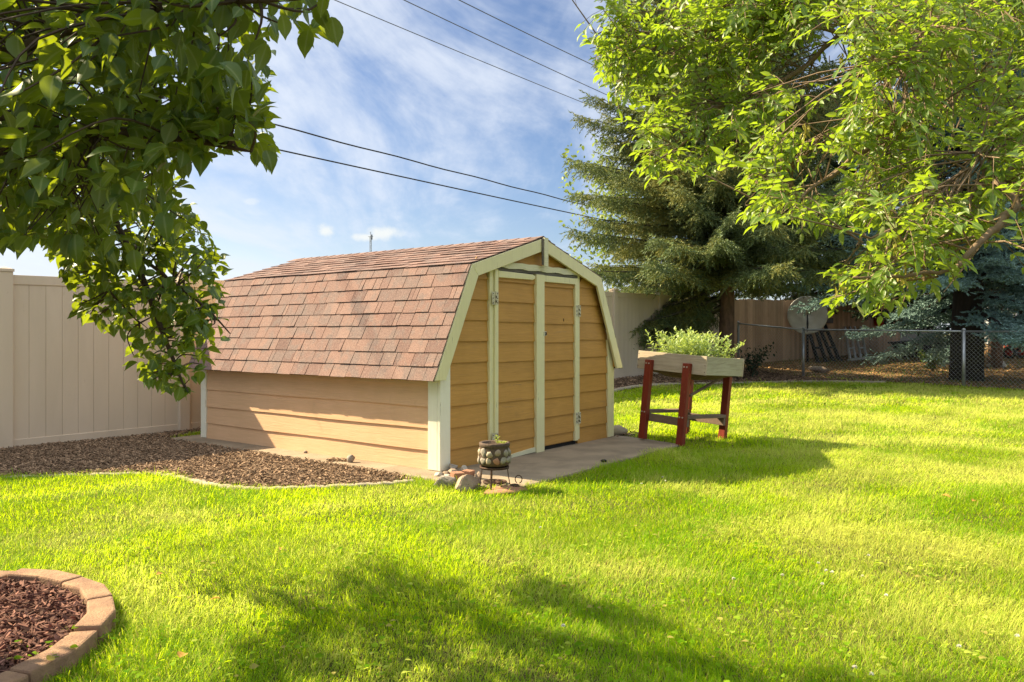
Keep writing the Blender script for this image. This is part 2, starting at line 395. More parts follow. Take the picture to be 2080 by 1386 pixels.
# ------------------------------------------------------------------ mesh helpers
class MB:
    """collects shapes and links them as ONE mesh object"""
    def __init__(s):
        s.v, s.f, s.n = [], [], 0

    def add(s, v, faces):
        v = np.asarray(v, float).reshape(-1, 3)
        for f in faces:
            f = np.asarray(f, np.int64)
            if f.ndim == 1:
                f = f[None]
            s.f.append(f + s.n)
        s.v.append(v)
        s.n += len(v)
        return s

    BOXF = np.array([[0, 3, 2, 1], [4, 5, 6, 7], [0, 1, 5, 4], [1, 2, 6, 5], [2, 3, 7, 6], [3, 0, 4, 7]])

    def hexa(s, c8):
        return s.add(c8, [s.BOXF])

    def box(s, x0, x1, y0, y1, z0, z1, M4=None):
        c = np.array([[x0, y0, z0], [x1, y0, z0], [x1, y1, z0], [x0, y1, z0], [x0, y0, z1], [x1, y0, z1], [x1, y1, z1], [x0, y1, z1]], float)
        if M4 is not None:
            A = np.array(M4)
            c = c @ A[:3, :3].T + A[:3, 3]
        return s.hexa(c)

    def prism(s, poly, y0, y1, axes=(0, 2, 1)):
        """2D polygon in (axes[0],axes[1]) extruded along axes[2]"""
        n = len(poly)
        v = np.zeros((2 * n, 3))
        for i, (a, b) in enumerate(poly):
            v[i, axes[0]], v[i, axes[1]], v[i, axes[2]] = a, b, y0
            v[n + i, axes[0]], v[n + i, axes[1]], v[n + i, axes[2]] = a, b, y1
        q = [[i, (i + 1) % n, n + (i + 1) % n, n + i] for i in range(n)]
        return s.add(v, [np.array(q), np.arange(n)[::-1].copy(), np.arange(n) + n])

    def tube(s, pts, rad, n=6, cap=True):
        pts = np.asarray(pts, float)
        k = len(pts)
        rad = np.broadcast_to(np.asarray(rad, float), (k,))
        d = np.gradient(pts, axis=0)
        d /= np.linalg.norm(d, axis=1)[:, None] + 1e-12
        ref = np.array([0, 0, 1.0]) if abs(d[0, 2]) < 0.9 else np.array([1.0, 0, 0])
        ang = np.arange(n) * 2 * np.pi / n
        V = []
        u = np.cross(d[0], ref)
        u /= np.linalg.norm(u)
        for i in range(k):
            u = u - d[i] * np.dot(u, d[i])
            u /= np.linalg.norm(u) + 1e-12
            w = np.cross(d[i], u)
            V.append(pts[i] + rad[i] * (np.cos(ang)[:, None] * u + np.sin(ang)[:, None] * w))
        V = np.concatenate(V)
        a = np.arange(k - 1)[:, None] * n + np.arange(n)[None]
        b = np.arange(k - 1)[:, None] * n + (np.arange(n) + 1)[None] % n
        q = np.stack([a, b, b + n, a + n], -1).reshape(-1, 4)
        fs = [q]
        if cap:
            fs += [np.arange(n)[::-1].copy(), np.arange(n) + (k - 1) * n]
        return s.add(V, fs)

    def lathe(s, prof, n=24, cx=0, cy=0, wob=0.0):
        prof = np.asarray(prof, float)
        a = np.arange(n) * 2 * np.pi / n
        k = len(prof)
        r = prof[:, 0][:, None] * (1 + wob * np.sin(3 * a + 1)[None])
        V = np.stack([cx + r * np.cos(a), cy + r * np.sin(a), np.repeat(prof[:, 1][:, None], n, 1)], -1).reshape(-1, 3)
        i = np.arange(k - 1)[:, None] * n + np.arange(n)[None]
        j = np.arange(k - 1)[:, None] * n + (np.arange(n) + 1)[None] % n
        q = np.stack([i, j, j + n, i + n], -1).reshape(-1, 4)
        fs = [q]
        if prof[0, 0] > 1e-6:
            fs.append(np.arange(n)[::-1].copy())
        if prof[-1, 0] > 1e-6:
            fs.append(np.arange(n) + (k - 1) * n)
        return s.add(V, fs)

    def blob(s, c, r, seed=0, flat=0.0, rough=0.18, nu=12, nv=8, planes=7, lo=0.55, hi=0.95):
        """an irregular stone"""
        g = np.random.default_rng(seed)
        th = np.linspace(0, np.pi, nv + 1)[1:-1]
        ph = np.arange(nu) * 2 * np.pi / nu
        T, P = np.meshgrid(th, ph, indexing='ij')
        d = np.stack([np.sin(T) * np.cos(P), np.sin(T) * np.sin(P), np.cos(T)], -1).reshape(-1, 3)
        d = np.concatenate([[[0, 0, 1.0]], d, [[0, 0, -1.0]]])
        k = np.ones(len(d))
        for _ in range(planes):
            w = g.normal(size=3)
            w /= np.linalg.norm(w)
            lim = g.uniform(lo, hi)
            pr = d @ w
            k = np.minimum(k, np.where(pr > 0.05, lim / np.maximum(pr, 0.05), 9))
        k *= 1 + rough * 0.35 * g.normal(size=len(d))
        V = d * k[:, None] * np.asarray(r)
        V[:, 2] = np.maximum(V[:, 2], -np.asarray(r)[2] * (1 - flat))
        V = V + np.asarray(c)
        m = len(th)
        fs = []
        for j in range(nu):
            fs.append(np.array([0, 1 + j, 1 + (j + 1) % nu]))
            fs.append(np.array([len(d) - 1, 1 + (m - 1) * nu + (j + 1) % nu, 1 + (m - 1) * nu + j]))
        a = 1 + np.arange(m - 1)[:, None] * nu + np.arange(nu)[None]
        b = 1 + np.arange(m - 1)[:, None] * nu + (np.arange(nu) + 1)[None] % nu
        fs.append(np.stack([a, a + nu, b + nu, b], -1).reshape(-1, 4))
        return s.add(V, fs)

    def build(s, name, mat, parent=None, smooth=False, loc=None, rot=None, rib=None):
        V = np.concatenate(s.v)
        me = bpy.data.meshes.new(name)
        loops = np.concatenate([f.ravel() for f in s.f])
        tot = np.concatenate([np.full(len(f), f.shape[1]) for f in s.f])
        start = np.concatenate([[0], np.cumsum(tot)[:-1]])
        me.vertices.add(len(V))
        me.vertices.foreach_set('co', V.astype(np.float32).ravel())
        me.loops.add(len(loops))
        me.loops.foreach_set('vertex_index', loops.astype(np.int32))
        me.polygons.add(len(tot))
        me.polygons.foreach_set('loop_start', start.astype(np.int32))
        me.update(calc_edges=True)
        me.validate()
        me.polygons.foreach_set('use_smooth', np.full(len(me.polygons), bool(smooth)))
        if rib is not None:
            at = me.attributes.new('rib', 'FLOAT', 'POINT')
            at.data.foreach_set('value', np.tile(np.asarray(rib, np.float32), len(V) // len(rib)))
        me.materials.append(mat)
        o = bpy.data.objects.new(name, me)
        COL.objects.link(o)
        if parent is not None:
            o.parent = parent
        if loc is not None:
            o.location = loc
        if rot is not None:
            o.rotation_euler = rot
        return o


def tag(o, label=None, cat=None, group=None, kind=None):
    for k, v in (('label', label), ('category', cat), ('group', group), ('kind', kind)):
        if v:
            o[k] = v
    return o


def thing(name, label, cat, loc=(0, 0, 0), rotz=0.0, group=None, rot=None):
    o = bpy.data.objects.new(name, None)
    o.empty_display_size = 0.2
    COL.objects.link(o)
    o.location = loc
    o.rotation_euler = rot if rot else (0, 0, rotz)
    return tag(o, label, cat, group)


def bevel(o, w=0.004, seg=2):
    m = o.modifiers.new('bevel', 'BEVEL')
    m.width = w
    m.segments = seg
    m.limit_method = 'ANGLE'
    return o


def basis(d, up=None):
    """orthonormal frames (n,3,3) with columns right, normal, forward=d"""
    d = d / (np.linalg.norm(d, axis=1)[:, None] + 1e-12)
    if up is None:
        up = np.tile([0, 0, 1.0], (len(d), 1))
    r = np.cross(d, up)
    ln = np.linalg.norm(r, axis=1)
    bad = ln < 1e-3
    r[bad] = np.cross(d[bad], np.array([1.0, 0.2, 0]))
    r /= np.linalg.norm(r, axis=1)[:, None]
    u = np.cross(r, d)
    return r, u, d


def scatter(tv, tf, o, r, u, d, sc):
    """copies of one template (x along r, y along d, z along u) joined in one array"""
    n, m = len(o), len(tv)
    sc = np.broadcast_to(np.asarray(sc, float), (n,)) if np.ndim(sc) < 2 else sc
    if np.ndim(sc) == 1:
        sc = np.repeat(sc[:, None], 3, 1)
    V = (o[:, None, :] + tv[None, :, 0:1] * sc[:, None, 0:1] * r[:, None, :]
         + tv[None, :, 1:2] * sc[:, None, 1:2] * d[:, None, :] + tv[None, :, 2:3] * sc[:, None, 2:3] * u[:, None, :])
    offs = (np.arange(n) * m)[:, None, None]
    return V.reshape(-1, 3), [(np.asarray(f)[None] + offs).reshape(-1, np.asarray(f).shape[1]) for f in tf]


def inpoly(P, poly):
    x, y = P[:, 0], P[:, 1]
    poly = np.asarray(poly, float)
    r = np.zeros(len(P), bool)
    j = len(poly) - 1
    for i in range(len(poly)):
        xi, yi = poly[i]
        xj, yj = poly[j]
        c = ((yi > y) != (yj > y)) & (x < (xj - xi) * (y - yi) / (yj - yi + 1e-15) + xi)
        r ^= c
        j = i
    return r


def to_px(P):
    return np.stack([CX + F_PX * P[:, 0] / P[:, 1], HY - F_PX * (P[:, 2] - EYE) / P[:, 1]], -1)


# ------------------------------------------------------------------ layout
SH_A = R(52.5)                                            # direction of the shed front
SH_C = np.array([-0.621, 6.79])                           # near corner of the shed
SH_W, SH_L = 2.86, 3.65
FA = np.array([math.cos(SH_A), math.sin(SH_A)])
SA = np.array([-math.sin(SH_A), math.cos(SH_A)])


def shed_xy(t, y):
    return SH_C + FA * t + SA * y


def fence_pt(k):
    return np.array([-5.24 + 1.235 * k, 8.16 + 1.457 * k])


FN = np.array([0.763, -0.647])


def gz(x, y):
    """height of the ground"""
    x = np.asarray(x, float)
    y = np.asarray(y, float)
    yc = np.minimum(y, 36)
    xd = (x - 5.87) * FN[0] + (np.minimum(y, 60) - 21.3) * FN[1]
    b = 0.12 * np.exp(-(xd / 1.2) ** 2) * np.clip((yc - 12) / 4, 0, 1)
    return 0.0135 * np.maximum(0, yc - 9) + 0.02 * np.maximum(0, yc - 19) + b


def G(px, py):
    """ground point seen at a photo pixel"""
    Y = 10.0
    for _ in range(30):
        X = (px - CX) / F_PX * Y
        Y = 0.5 * Y + 0.5 * F_PX * (EYE - float(gz(X, Y))) / (py - HY)
    return (X, Y, float(gz(X, Y)))


CURB = [(-7.4, 3.6), (-6.3, 5.0), (-5.3, 6.05), (-4.24, 6.52), (-3.30, 6.72), (-2.88, 6.65), (-2.32, 6.22), (-1.97, 6.08), (-1.6, 6.12), (-1.02, 6.28), (-0.80, 6.40)]
BED_A = CURB + [tuple(shed_xy(-0.30, 0.2)), tuple(shed_xy(-0.30, 3.95)), tuple(fence_pt(1.4)), tuple(fence_pt(0)), tuple(fence_pt(-3.2))]
EDGE_B = [(0.3, 12.0), (1.2, 13.6), (1.86, 14.8), (2.95, 16.1), (5.0, 17.1), (6.6, 17.55), (8.2, 17.4)]
BED_B = EDGE_B + [(7.07, 19.2), (5.87, 21.3), tuple(fence_pt(6)), tuple(fence_pt(3))]
NEIGH = [(5.87, 21.3), (7.07, 19.2), (9.25, 16.2), (12.2, 12.15), (60, 12), (60, 70), (20, 70), (5, 30)]
SLAB = [tuple(shed_xy(-0.30, -0.98)), tuple(shed_xy(2.78, -0.92)), tuple(shed_xy(3.0, -0.2)), tuple(shed_xy(3.0, 3.9)), tuple(shed_xy(-0.30, 3.9))]
STRIP = [tuple(shed_xy(2.9, -0.15)), tuple(shed_xy(3.4, -0.15)), tuple(shed_xy(3.4, 3.9)), tuple(shed_xy(2.9, 3.9))]
RING_C, RING_R = np.array([-2.42, 2.90]), 0.86


# ------------------------------------------------------------------ the ground
def grid_sheet(xs, ys, lift=0.0, poly=None):
    X, Y = np.meshgrid(xs, ys, indexing='xy')
    V = np.stack([X, Y, gz(X, Y) + lift], -1).reshape(-1, 3)
    nx, ny = len(xs), len(ys)
    i = (np.arange(ny - 1)[:, None] * nx + np.arange(nx - 1)[None]).ravel()
    q = np.stack([i, i + 1, i + nx + 1, i + nx], -1)
    if poly is not None:
        c = V[q].mean(1)[:, :2]
        q = q[inpoly(c, poly)]
    return V, q


def build_ground():
    xs = np.concatenate([[-900, -300, -100, -40], np.arange(-14, 24.1, 0.5), [40, 100, 300, 900]])
    ys = np.concatenate([[-60, -20, -6], np.arange(-2, 40.1, 0.5), [60, 120, 300, 1200]])
    V, q = grid_sheet(xs, ys)
    mb = MB().add(V, [q])
    tag(mb.build('ground', M['soil'], smooth=True), kind='structure')
    V, q = grid_sheet(np.arange(-8, 0.3, 0.06), np.arange(3, 10, 0.06), 0.012, BED_A)
    tag(MB().add(V, [q]).build('mulch_bed', M['mulch_soil'], smooth=True), kind='structure')
    V, q = grid_sheet(np.arange(-2, 9, 0.1), np.arange(11, 22, 0.1), 0.012, BED_B)
    tag(MB().add(V, [q]).build('back_mulch_bed', M['mulch_soil'], smooth=True), kind='structure')
    V, q = grid_sheet(np.arange(4, 60, 0.25), np.arange(11, 70, 0.25), 0.010, NEIGH)
    tag(MB().add(V, [q]).build('neighbour_yard', M['litter'], smooth=True), kind='structure')
    # the concrete pad the shed stands on
    n = len(SLAB)
    bot = [(x, y, -0.1) for x, y in SLAB]
    top = [(x, y, 0.022) for x, y in SLAB]
    mb = MB().add(bot + top, [np.array([[i, (i + 1) % n, n + (i + 1) % n, n + i] for i in range(n)]), np.arange(n)[::-1].copy(), np.arange(n) + n])
    o = mb.build('concrete_pad', M['concrete'])
    bevel(o, 0.012, 2)
    tag(o, kind='structure')


def chips(n, poly, name, mat, size=(0.035, 0.011, 0.004), lift=0.012, dens=None, box=None, zfun=None, tilt=0.35, seed=3):
    g = np.random.default_rng(seed)
    P = np.asarray(poly)
    lo, hi = P.min(0), P.max(0)
    if box is not None:
        lo = np.maximum(lo, box[0])
        hi = np.minimum(hi, box[1])
    pts = g.uniform(lo, hi, (n * 3, 2))
    pts = pts[inpoly(pts, poly)]
    pts = pts[:n]
    n = len(pts)
    z = (gz(pts[:, 0], pts[:, 1]) if zfun is None else zfun(pts[:, 0], pts[:, 1])) + lift + g.uniform(0, 0.022, n)
    o = np.column_stack([pts, z])
    a = g.uniform(0, 2 * np.pi, n)
    d = np.stack([np.cos(a), np.sin(a), g.normal(0, tilt, n)], -1)
    up = np.stack([g.normal(0, tilt, n), g.normal(0, tilt, n), np.ones(n)], -1)
    r, u, d = basis(d, up)
    s = np.stack([size[1] * g.uniform(0.5, 1.7, n), size[0] * g.uniform(0.4, 1.7, n), size[2] * g.uniform(0.6, 1.5, n)], -1)
    tv = np.array([[-1, -1, -1], [1, -.8, -1], [.7, 1, -1], [-.8, .9, -1], [-1, -1, 1], [1, -.8, 1], [.7, 1, 1], [-.8, .9, 1]], float) * 0.5
    V, F = scatter(tv, [MB.BOXF], o, r, u, d, s)
    return MB().add(V, F).build(name, mat)


def build_grass():
    g = np.random.default_rng(11)
    zones = [(1.9, 3.4, 20000, 0.0024, 0.037), (3.4, 5.0, 14500, 0.0028, 0.038), (5.0, 8.2, 8000, 0.0038, 0.039), (8.2, 12.5, 3300, 0.0065, 0.041), (12.5, 21.0, 1200, 0.013, 0.050)]
    allv, allf = MB(), None
    tv = np.array([[-.5, 0, 0], [.5, 0, 0], [-.42, .45, .05], [.42, .45, .05], [-.28, .8, .2], [.28, .8, .2], [0, 1, .42]], float)
    tf = [np.array([[0, 1, 3, 2], [2, 3, 5, 4]]), np.array([[4, 5, 6]])]
    for (y0, y1, dens, w, h) in zones:
        xl, xr = -(0.66 * y1 + 1.6), 0.66 * y1 + 1.6
        xl = max(xl, -8.5)
        n = int((xr - xl) * (y1 - y0) * dens)
        P = np.stack([g.uniform(xl, xr, n), g.uniform(y0, y1, n)], -1)
        keep = np.abs(P[:, 0]) < 0.66 * P[:, 1] + 1.5
        nz = g.normal(0, 0.035, (n, 2)) + 0.05 * np.stack([np.sin(P[:, 0] * 7 + P[:, 1] * 3), np.cos(P[:, 1] * 9)], -1)
        Pn = P + nz
        for poly in (BED_A, BED_B, SLAB, STRIP):
            keep &= ~inpoly(Pn, poly)
        keep &= ~inpoly(P, NEIGH)
        keep &= np.linalg.norm(P - RING_C, axis=1) > RING_R + 0.005
        # behind the vinyl fence
        sd = (P[:, 0] - 5.87) * FN[0] + (P[:, 1] - 21.3) * FN[1]
        keep &= sd > 0.3
        P = P[keep]
        n = len(P)
        # taller tufts and thin patches
        tuft = np.sin(P[:, 0] * 2.3 + 1.3 * np.sin(P[:, 1] * 1.7)) * np.sin(P[:, 1] * 2.9 + P[:, 0]) + 0.5 * np.sin(P[:, 0] * 9.1 + 2 * np.sin(P[:, 1] * 7)) * np.sin(P[:, 1] * 11)
        hh = h * g.lognormal(0, 0.28, n) * (1 + 0.28 * tuft)
        tall = g.random(n) < 0.012
        hh[tall] *= g.uniform(1.3, 2.0, tall.sum())
        a = g.uniform(0, 2 * np.pi, n)
        lean = np.abs(g.normal(0.42, 0.3, n))
        # neighbouring blades lie the same way now and then
        sw = 2.2 * np.sin(P[:, 0] * 1.9 + np.cos(P[:, 1] * 1.3)) + 1.3 * np.sin(P[:, 1] * 2.7)
        m = g.random(n) < 0.4
        a[m] = sw[m] + g.normal(0, 0.5, m.sum())
        d = np.stack([np.cos(a) * lean, np.sin(a) * lean, np.ones(n)], -1)
        up = np.stack([np.cos(a), np.sin(a), np.zeros(n)], -1)
        r, u, d = basis(d, up)
        o = np.column_stack([P, gz(P[:, 0], P[:, 1]) - 0.003])
        s = np.stack([w * g.uniform(0.6, 1.5, n), hh, hh], -1)
        V, F = scatter(tv, tf, o, r, u, d, s)
        allv.add(V, F)
    tag(allv.build('lawn_grass', M['grass']), label='sunlit yellow green mown lawn with drier patches', cat='grass', kind='stuff')


def build_weeds():
    """thin weeds and litter beyond the wire fence"""
    g = np.random.default_rng(5)
    n = 26000
    P = np.stack([g.uniform(6, 22, n), g.uniform(12, 30, n)], -1)
    dens = 0.5 + 0.5 * np.sin(P[:, 0] * 0.9 + 1.7 * np.sin(P[:, 1] * 0.7)) * np.sin(P[:, 1] * 1.1 + 0.4)
    keep = inpoly(P, NEIGH) & (g.random(n) < dens)
    P = P[keep]
    n = len(P)
    a = g.uniform(0, 2 * np.pi, n)
    l = np.abs(g.normal(0.6, 0.4, n))
    d = np.stack([np.cos(a) * l, np.sin(a) * l, np.ones(n)], -1)
    r, u, d = basis(d, np.stack([np.cos(a), np.sin(a), np.zeros(n)], -1))
    tv = np.array([[-.5, 0, 0], [.5, 0, 0], [-.4, .6, .1], [.4, .6, .1], [0, 1, .4]], float)
    tf = [np.array([[0, 1, 3, 2]]), np.array([[2, 3, 4]])]
    s = np.stack([0.014 * g.uniform(.5, 1.5, n), 0.09 * g.uniform(.4, 1.6, n), 0.09 * np.ones(n)], -1)
    V, F = scatter(tv, tf, np.column_stack([P, gz(P[:, 0], P[:, 1])]), r, u, d, s)
    tag(MB().add(V, F).build('yard_weeds', M['weed']), label='sparse weeds on the brown ground behind the wire fence', cat='weeds', kind='stuff')
    tag(chips(16000, [(6.2, 20.8), (7.1, 19.3), (9.3, 16.3), (12.2, 12.3), (20, 12.2), (22, 32), (14, 30)], 'leaf_litter', M['litter_chip'], (0.07, 0.02, 0.006), 0.01, seed=8),
        label='brown fallen needles and leaves behind the wire fence', cat='leaf litter', kind='stuff')


def build_curbs():
    """poured concrete edging of the beds"""
    def smooth(pts, n=12):
        pts = np.asarray(pts, float)
        out = []
        for i in range(len(pts) - 1):
            p0, p1, p2, p3 = pts[max(i - 1, 0)], pts[i], pts[i + 1], pts[min(i + 2, len(pts) - 1)]
            for t in np.arange(n) / n:
                out.append(0.5 * (2 * p1 + (p2 - p0) * t + (2 * p0 - 5 * p1 + 4 * p2 - p3) * t * t + (3 * p1 - p0 - 3 * p2 + p3) * t ** 3))
        out.append(pts[-1])
        return np.array(out)
    for pts, w, h, label in ((CURB, 0.085, 0.022, 'low curved concrete edging between lawn and left mulch bed'),
                             (EDGE_B, 0.10, 0.045, 'low concrete edging between lawn and far bed under the spruce')):
        p = smooth(pts)
        d = np.gradient(p, axis=0)
        d /= np.linalg.norm(d, axis=1)[:, None]
        nn = np.stack([-d[:, 1], d[:, 0]], -1)
        prof = [(-.5, -.6), (-.5, .55), (-.36, .95), (0, 1.05), (.36, .95), (.5, .55), (.5, -.6)]
        V = []
        for i in range(len(p)):
            z = float(gz(*p[i]))
            for a, b in prof:
                q = p[i] + nn[i] * a * w
                V.append((q[0], q[1], z + b * h + 0.004 * math.sin(i * 1.7)))
        k = len(prof)
        F = [[i * k + j, i * k + j + 1, (i + 1) * k + j + 1, (i + 1) * k + j] for i in range(len(p) - 1) for j in range(k - 1)]
        o = MB().add(V, [np.array(F)]).build('edging', M['curb'], smooth=True)
        tag(o, label, 'garden edging')


build_ground()
build_grass()
build_weeds()
build_curbs()
tag(chips(30000, BED_A, 'bark_mulch', M['chip'], (0.031, 0.008, 0.003), box=((-6.4, 5.0), (0.2, 10)), seed=3), label='brown bark mulch between the tan fence and the shed', cat='mulch', kind='stuff')
tag(chips(9000, BED_B, 'bark_mulch', M['chip'], (0.06, 0.018, 0.006), seed=4), label='dark bark mulch in the far bed under the spruce', cat='mulch', kind='stuff')
tag(chips(900, STRIP, 'bark_mulch', M['chip'], (0.045, 0.013, 0.004), seed=9), label='narrow strip of bark mulch along the right side of the shed', cat='mulch', kind='stuff')


# ------------------------------------------------------------------ the shed
def build_shed():
    root = thing('garden_shed', 'tan barn shaped garden shed with brown shingle roof and cream trim', 'shed', (SH_C[0], SH_C[1], 0.022), SH_A)
    Wd, L, H = SH_W, SH_L, SH_W / 2
    RIDGE, BRK, EAVE = (0.0, 2.13), (1.10, 1.795), (1.575, 0.785)      # half profile from the middle
    # --- body
    inn = 0.045
    poly = [(0.004, 0.0), (0.004, 1.03), (H - BRK[0] + inn, BRK[1] - inn), (H, RIDGE[1] - inn), (H + BRK[0] - inn, BRK[1] - inn), (Wd - 0.004, 1.03), (Wd - 0.004, 0.0)]
    MB().prism(poly, 0.004, L - 0.004).build('wall', M['siding'], root)
    # --- lap siding
    EXP = 0.1885
    levels = [-0.02 + i * EXP for i in range(12)]

    def lim(z):
        """left and right edge of the gable at height z"""
        if z < 0.95:
            return 0.0, Wd
        if z < BRK[1] - 0.05:
            h = H - 0.0 - (z - 0.95) * (H - BRK[0] + 0.03) / (BRK[1] - 0.05 - 0.95)
        else:
            h = max(0.0, (RIDGE[1] - 0.06 - z) / (RIDGE[1] - BRK[1]) * BRK[0])
        return H - h, H + h

    def front_boards(mb, a, b, z_lo, z_hi, off=0.0, y=0.0, clip=True):
        for z0 in levels:
            z0 += off
            z1 = z0 + EXP + 0.012
            lo, hi = max(z0, z_lo), min(z1, z_hi)
            if hi - lo < 0.012:
                continue
            yb = lambda z: y - 0.021 + (z - z0) / (z1 - z0) * 0.0145
            A0, B0, A1, B1 = a, b, a, b
            if clip:
                l0, l1 = lim(lo), lim(hi)
                A0, B0, A1, B1 = max(a, l0[0]), min(b, l0[1]), max(a, l1[0]), min(b, l1[1])
                if B0 - A0 < 0.02:
                    continue
                if B1 - A1 < 0.004:
                    B1 = A1 = (A0 + B0) / 2
                    B1 += 0.004
            j = random.uniform(-0.002, 0.002)
            c = [(A0, yb(lo) + j, lo), (B0, yb(lo) + j, lo), (B0, yb(lo) + .011, lo), (A0, yb(lo) + .011, lo),
                 (A1, yb(hi), hi), (B1, yb(hi), hi), (B1, yb(hi) + .006, hi), (A1, yb(hi) + .006, hi)]
            mb.hexa(c)
        return mb

    DL, DR = 0.632, 2.159                     # outer edges of the door jambs
    DM = 1.405                                # where the two doors meet
    fr = MB()
    front_boards(fr, 0.02, DL + 0.01, 0.0, 2.0)
    front_boards(fr, DR - 0.01, Wd - 0.02, 0.0, 2.0)
    front_boards(fr, 0.2, Wd - 0.2, 1.83, 2.1, off=-0.03)
    fr.build('front_siding', M['siding'], root)
    MB().box(DL + 0.03, DR - 0.03, -0.008, 0.002, 0.0, 1.86).build('dark_door_backing', M['dark'], root)  # near-black panel stands in for the shade in the gaps round the doors
    sd = MB()
    for z0 in levels[:6]:
        z1 = z0 + EXP + 0.012
        lo, hi = max(z0, 0), min(z1, 1.0)
        if hi - lo < 0.02:
            continue
        xb = lambda z: -0.021 + (z - z0) / (z1 - z0) * 0.0145
        ys = np.linspace(0.02, L - 0.02, 13)
        for i in range(12):                   # slight waviness along the board
            w0, w1 = 0.0016 * math.sin(ys[i] * 3 + z0 * 20), 0.0016 * math.sin(ys[i + 1] * 3 + z0 * 20)
            sd.add([(xb(lo) + w0, ys[i], lo + w0), (xb(lo) + w1, ys[i + 1], lo + w1), (xb(hi), ys[i + 1], hi), (xb(hi), ys[i], hi),
                    (xb(lo) + .011, ys[i], lo + w0), (xb(lo) + .011, ys[i + 1], lo + w1)], [np.array([[0, 3, 2, 1], [0, 1, 5, 4]])])
    sd.build('side_siding', M['siding_lightened'], root)
    far = MB()
    for z0 in levels[:6]:
        far.hexa([(Wd + .002, .02, max(z0, 0)), (Wd + .021, .02, max(z0, 0)), (Wd + .021, L - .02, max(z0, 0)), (Wd + .002, L - .02, max(z0, 0)),
                  (Wd + .001, .02, z0 + EXP), (Wd + .007, .02, z0 + EXP), (Wd + .007, L - .02, z0 + EXP), (Wd + .001, L - .02, z0 + EXP)])
    far.build('side_siding', M['siding_lightened'], root)
    MB().box(-0.03, -0.006, 0.115, L - 0.1, 0.80, 0.99).build('frieze_board', M['siding_lightened'], root)
    # --- corner posts
    for sx in (0, 1):
        X = lambda a: a if sx == 0 else Wd - a
        p = MB().prism([(X(-.032), .004), (X(.098), .004), (X(.098), 1.22), (X(-.032), .945)], -0.036, -0.002)
        bevel(p.build('corner_post', M['trim_bright'] if sx == 0 else M['trim'], root), 0.003)
        q = MB().box(min(X(-.032), X(-.003)), max(X(-.032), X(-.003)), 0.0, 0.108, 0.004, 1.0)
        bevel(q.build('corner_post', M['trim_bright'], root), 0.003)
        q = MB().box(min(X(-.032), X(-.003)), max(X(-.032), X(-.003)), L - 0.10, L, 0.004, 1.0)
        bevel(q.build('corner_post', M['trim_bright'], root), 0.003)
    # --- roof deck
    OY = 0.06
    deck = MB()
    th = 0.022
    for s in (-1, 1):
        for (a, b) in ((RIDGE, BRK), (BRK, EAVE)):
            dx, dz = b[0] - a[0], b[1] - a[1]
            ln = math.hypot(dx, dz)
            nx, nz = -dz / ln, dx / ln
            if nz < 0:
                nx, nz = -nx, -nz
            pts = [(a[0], a[1]), (b[0], b[1]), (b[0] - nx * th, b[1] - nz * th), (a[0] - nx * th * (0 if a is RIDGE else 1), a[1] - nz * th)]
            pts = [(H + s * p[0], p[1]) for p in pts]
            deck.prism(pts, -OY, L + OY)
    roof = deck.build('roof', M['felt'], root)
    # --- shingles

    def shingle_field(mb, p_lo, p_hi, s, exp_, first_half=False):
        dx, dz = p_hi[0] - p_lo[0], p_hi[1] - p_lo[1]
        ln = math.hypot(dx, dz)
        ux, uz = dx / ln, dz / ln
        nx, nz = (uz, -ux)
        if nx < 0 and nz < 0 or nz < 0:
            nx, nz = -nx, -nz
        rows = int(math.ceil(ln / exp_))
        for r_ in range(rows):
            d0 = r_ * exp_ - 0.012
            d1 = min(d0 + exp_ + 0.035, ln + 0.004)
            if r_ == rows - 1 and d1 - d0 < 0.05:
                continue
            y = -OY - 0.018 - random.uniform(0, 0.1)
            wave = random.uniform(0, 6)
            while y < L + OY + 0.015:
                w = random.choice((0.10, 0.15, 0.17, 0.19, 0.21, 0.055, 0.18, 0.2)) * random.uniform(0.9, 1.1)
                a, b = max(y, -OY - 0.018), min(y + w - 0.006, L + OY + 0.018)
                y += w
                if b - a < 0.012:
                    continue
                lift = random.choice((0.002, 0.006, 0.006, 0.008)) + 0.0016 * math.sin(wave + y * 4)
                dd = d0 + random.uniform(-0.003, 0.003)
                c = []
                for off in (0.0, 0.0065):
                    for (d_, yy, nn) in ((dd, a, 0.007 + lift), (dd, b, 0.007 + lift), (d1, b, 0.001), (d1, a, 0.001)):
                        c.append((H + s * (p_lo[0] + ux * d_ + nx * (nn + off)), yy, p_lo[1] + uz * d_ + nz * (nn + off)))
                mb.hexa(c)
    for s in (-1, 1):
        m1 = MB()
        shingle_field(m1, EAVE, BRK, s, 0.130)
        m1.build('lower_shingles', M['shingle'], roof)
        m2 = MB()
        shingle_field(m2, BRK, RIDGE, s, 0.135)
        m2.build('upper_shingles', M['shingle'], roof)
    cap = MB()
    y = -OY - 0.02
    while y < L + OY:
        w = 0.15
        for s in (-1, 1):
            c = []
            for off in (0.0, 0.006):
                for (yy, lift) in ((y, 0.016), (y + w + 0.05, 0.010)):
                    c.append((H, yy, RIDGE[1] + lift + off))
                    c.append((H + s * 0.13, yy, RIDGE[1] + lift + off - 0.042))
            c = [c[0], c[1], c[3], c[2], c[4], c[5], c[7], c[6]]
            cap.hexa(c)
        y += w
    cap.build('ridge_cap', M['shingle'], roof)
    # --- barge boards on both gables
    bw = 0.118
    u1 = np.array([BRK[0] - RIDGE[0], BRK[1] - RIDGE[1]])
    u1 /= np.linalg.norm(u1)
    u2 = np.array([EAVE[0] - BRK[0], EAVE[1] - BRK[1]])
    u2 /= np.linalg.norm(u2)
    n1, n2 = np.array([u1[1], -u1[0]]), np.array([u2[1], -u2[0]])
    A = np.array(RIDGE) + n1 * bw
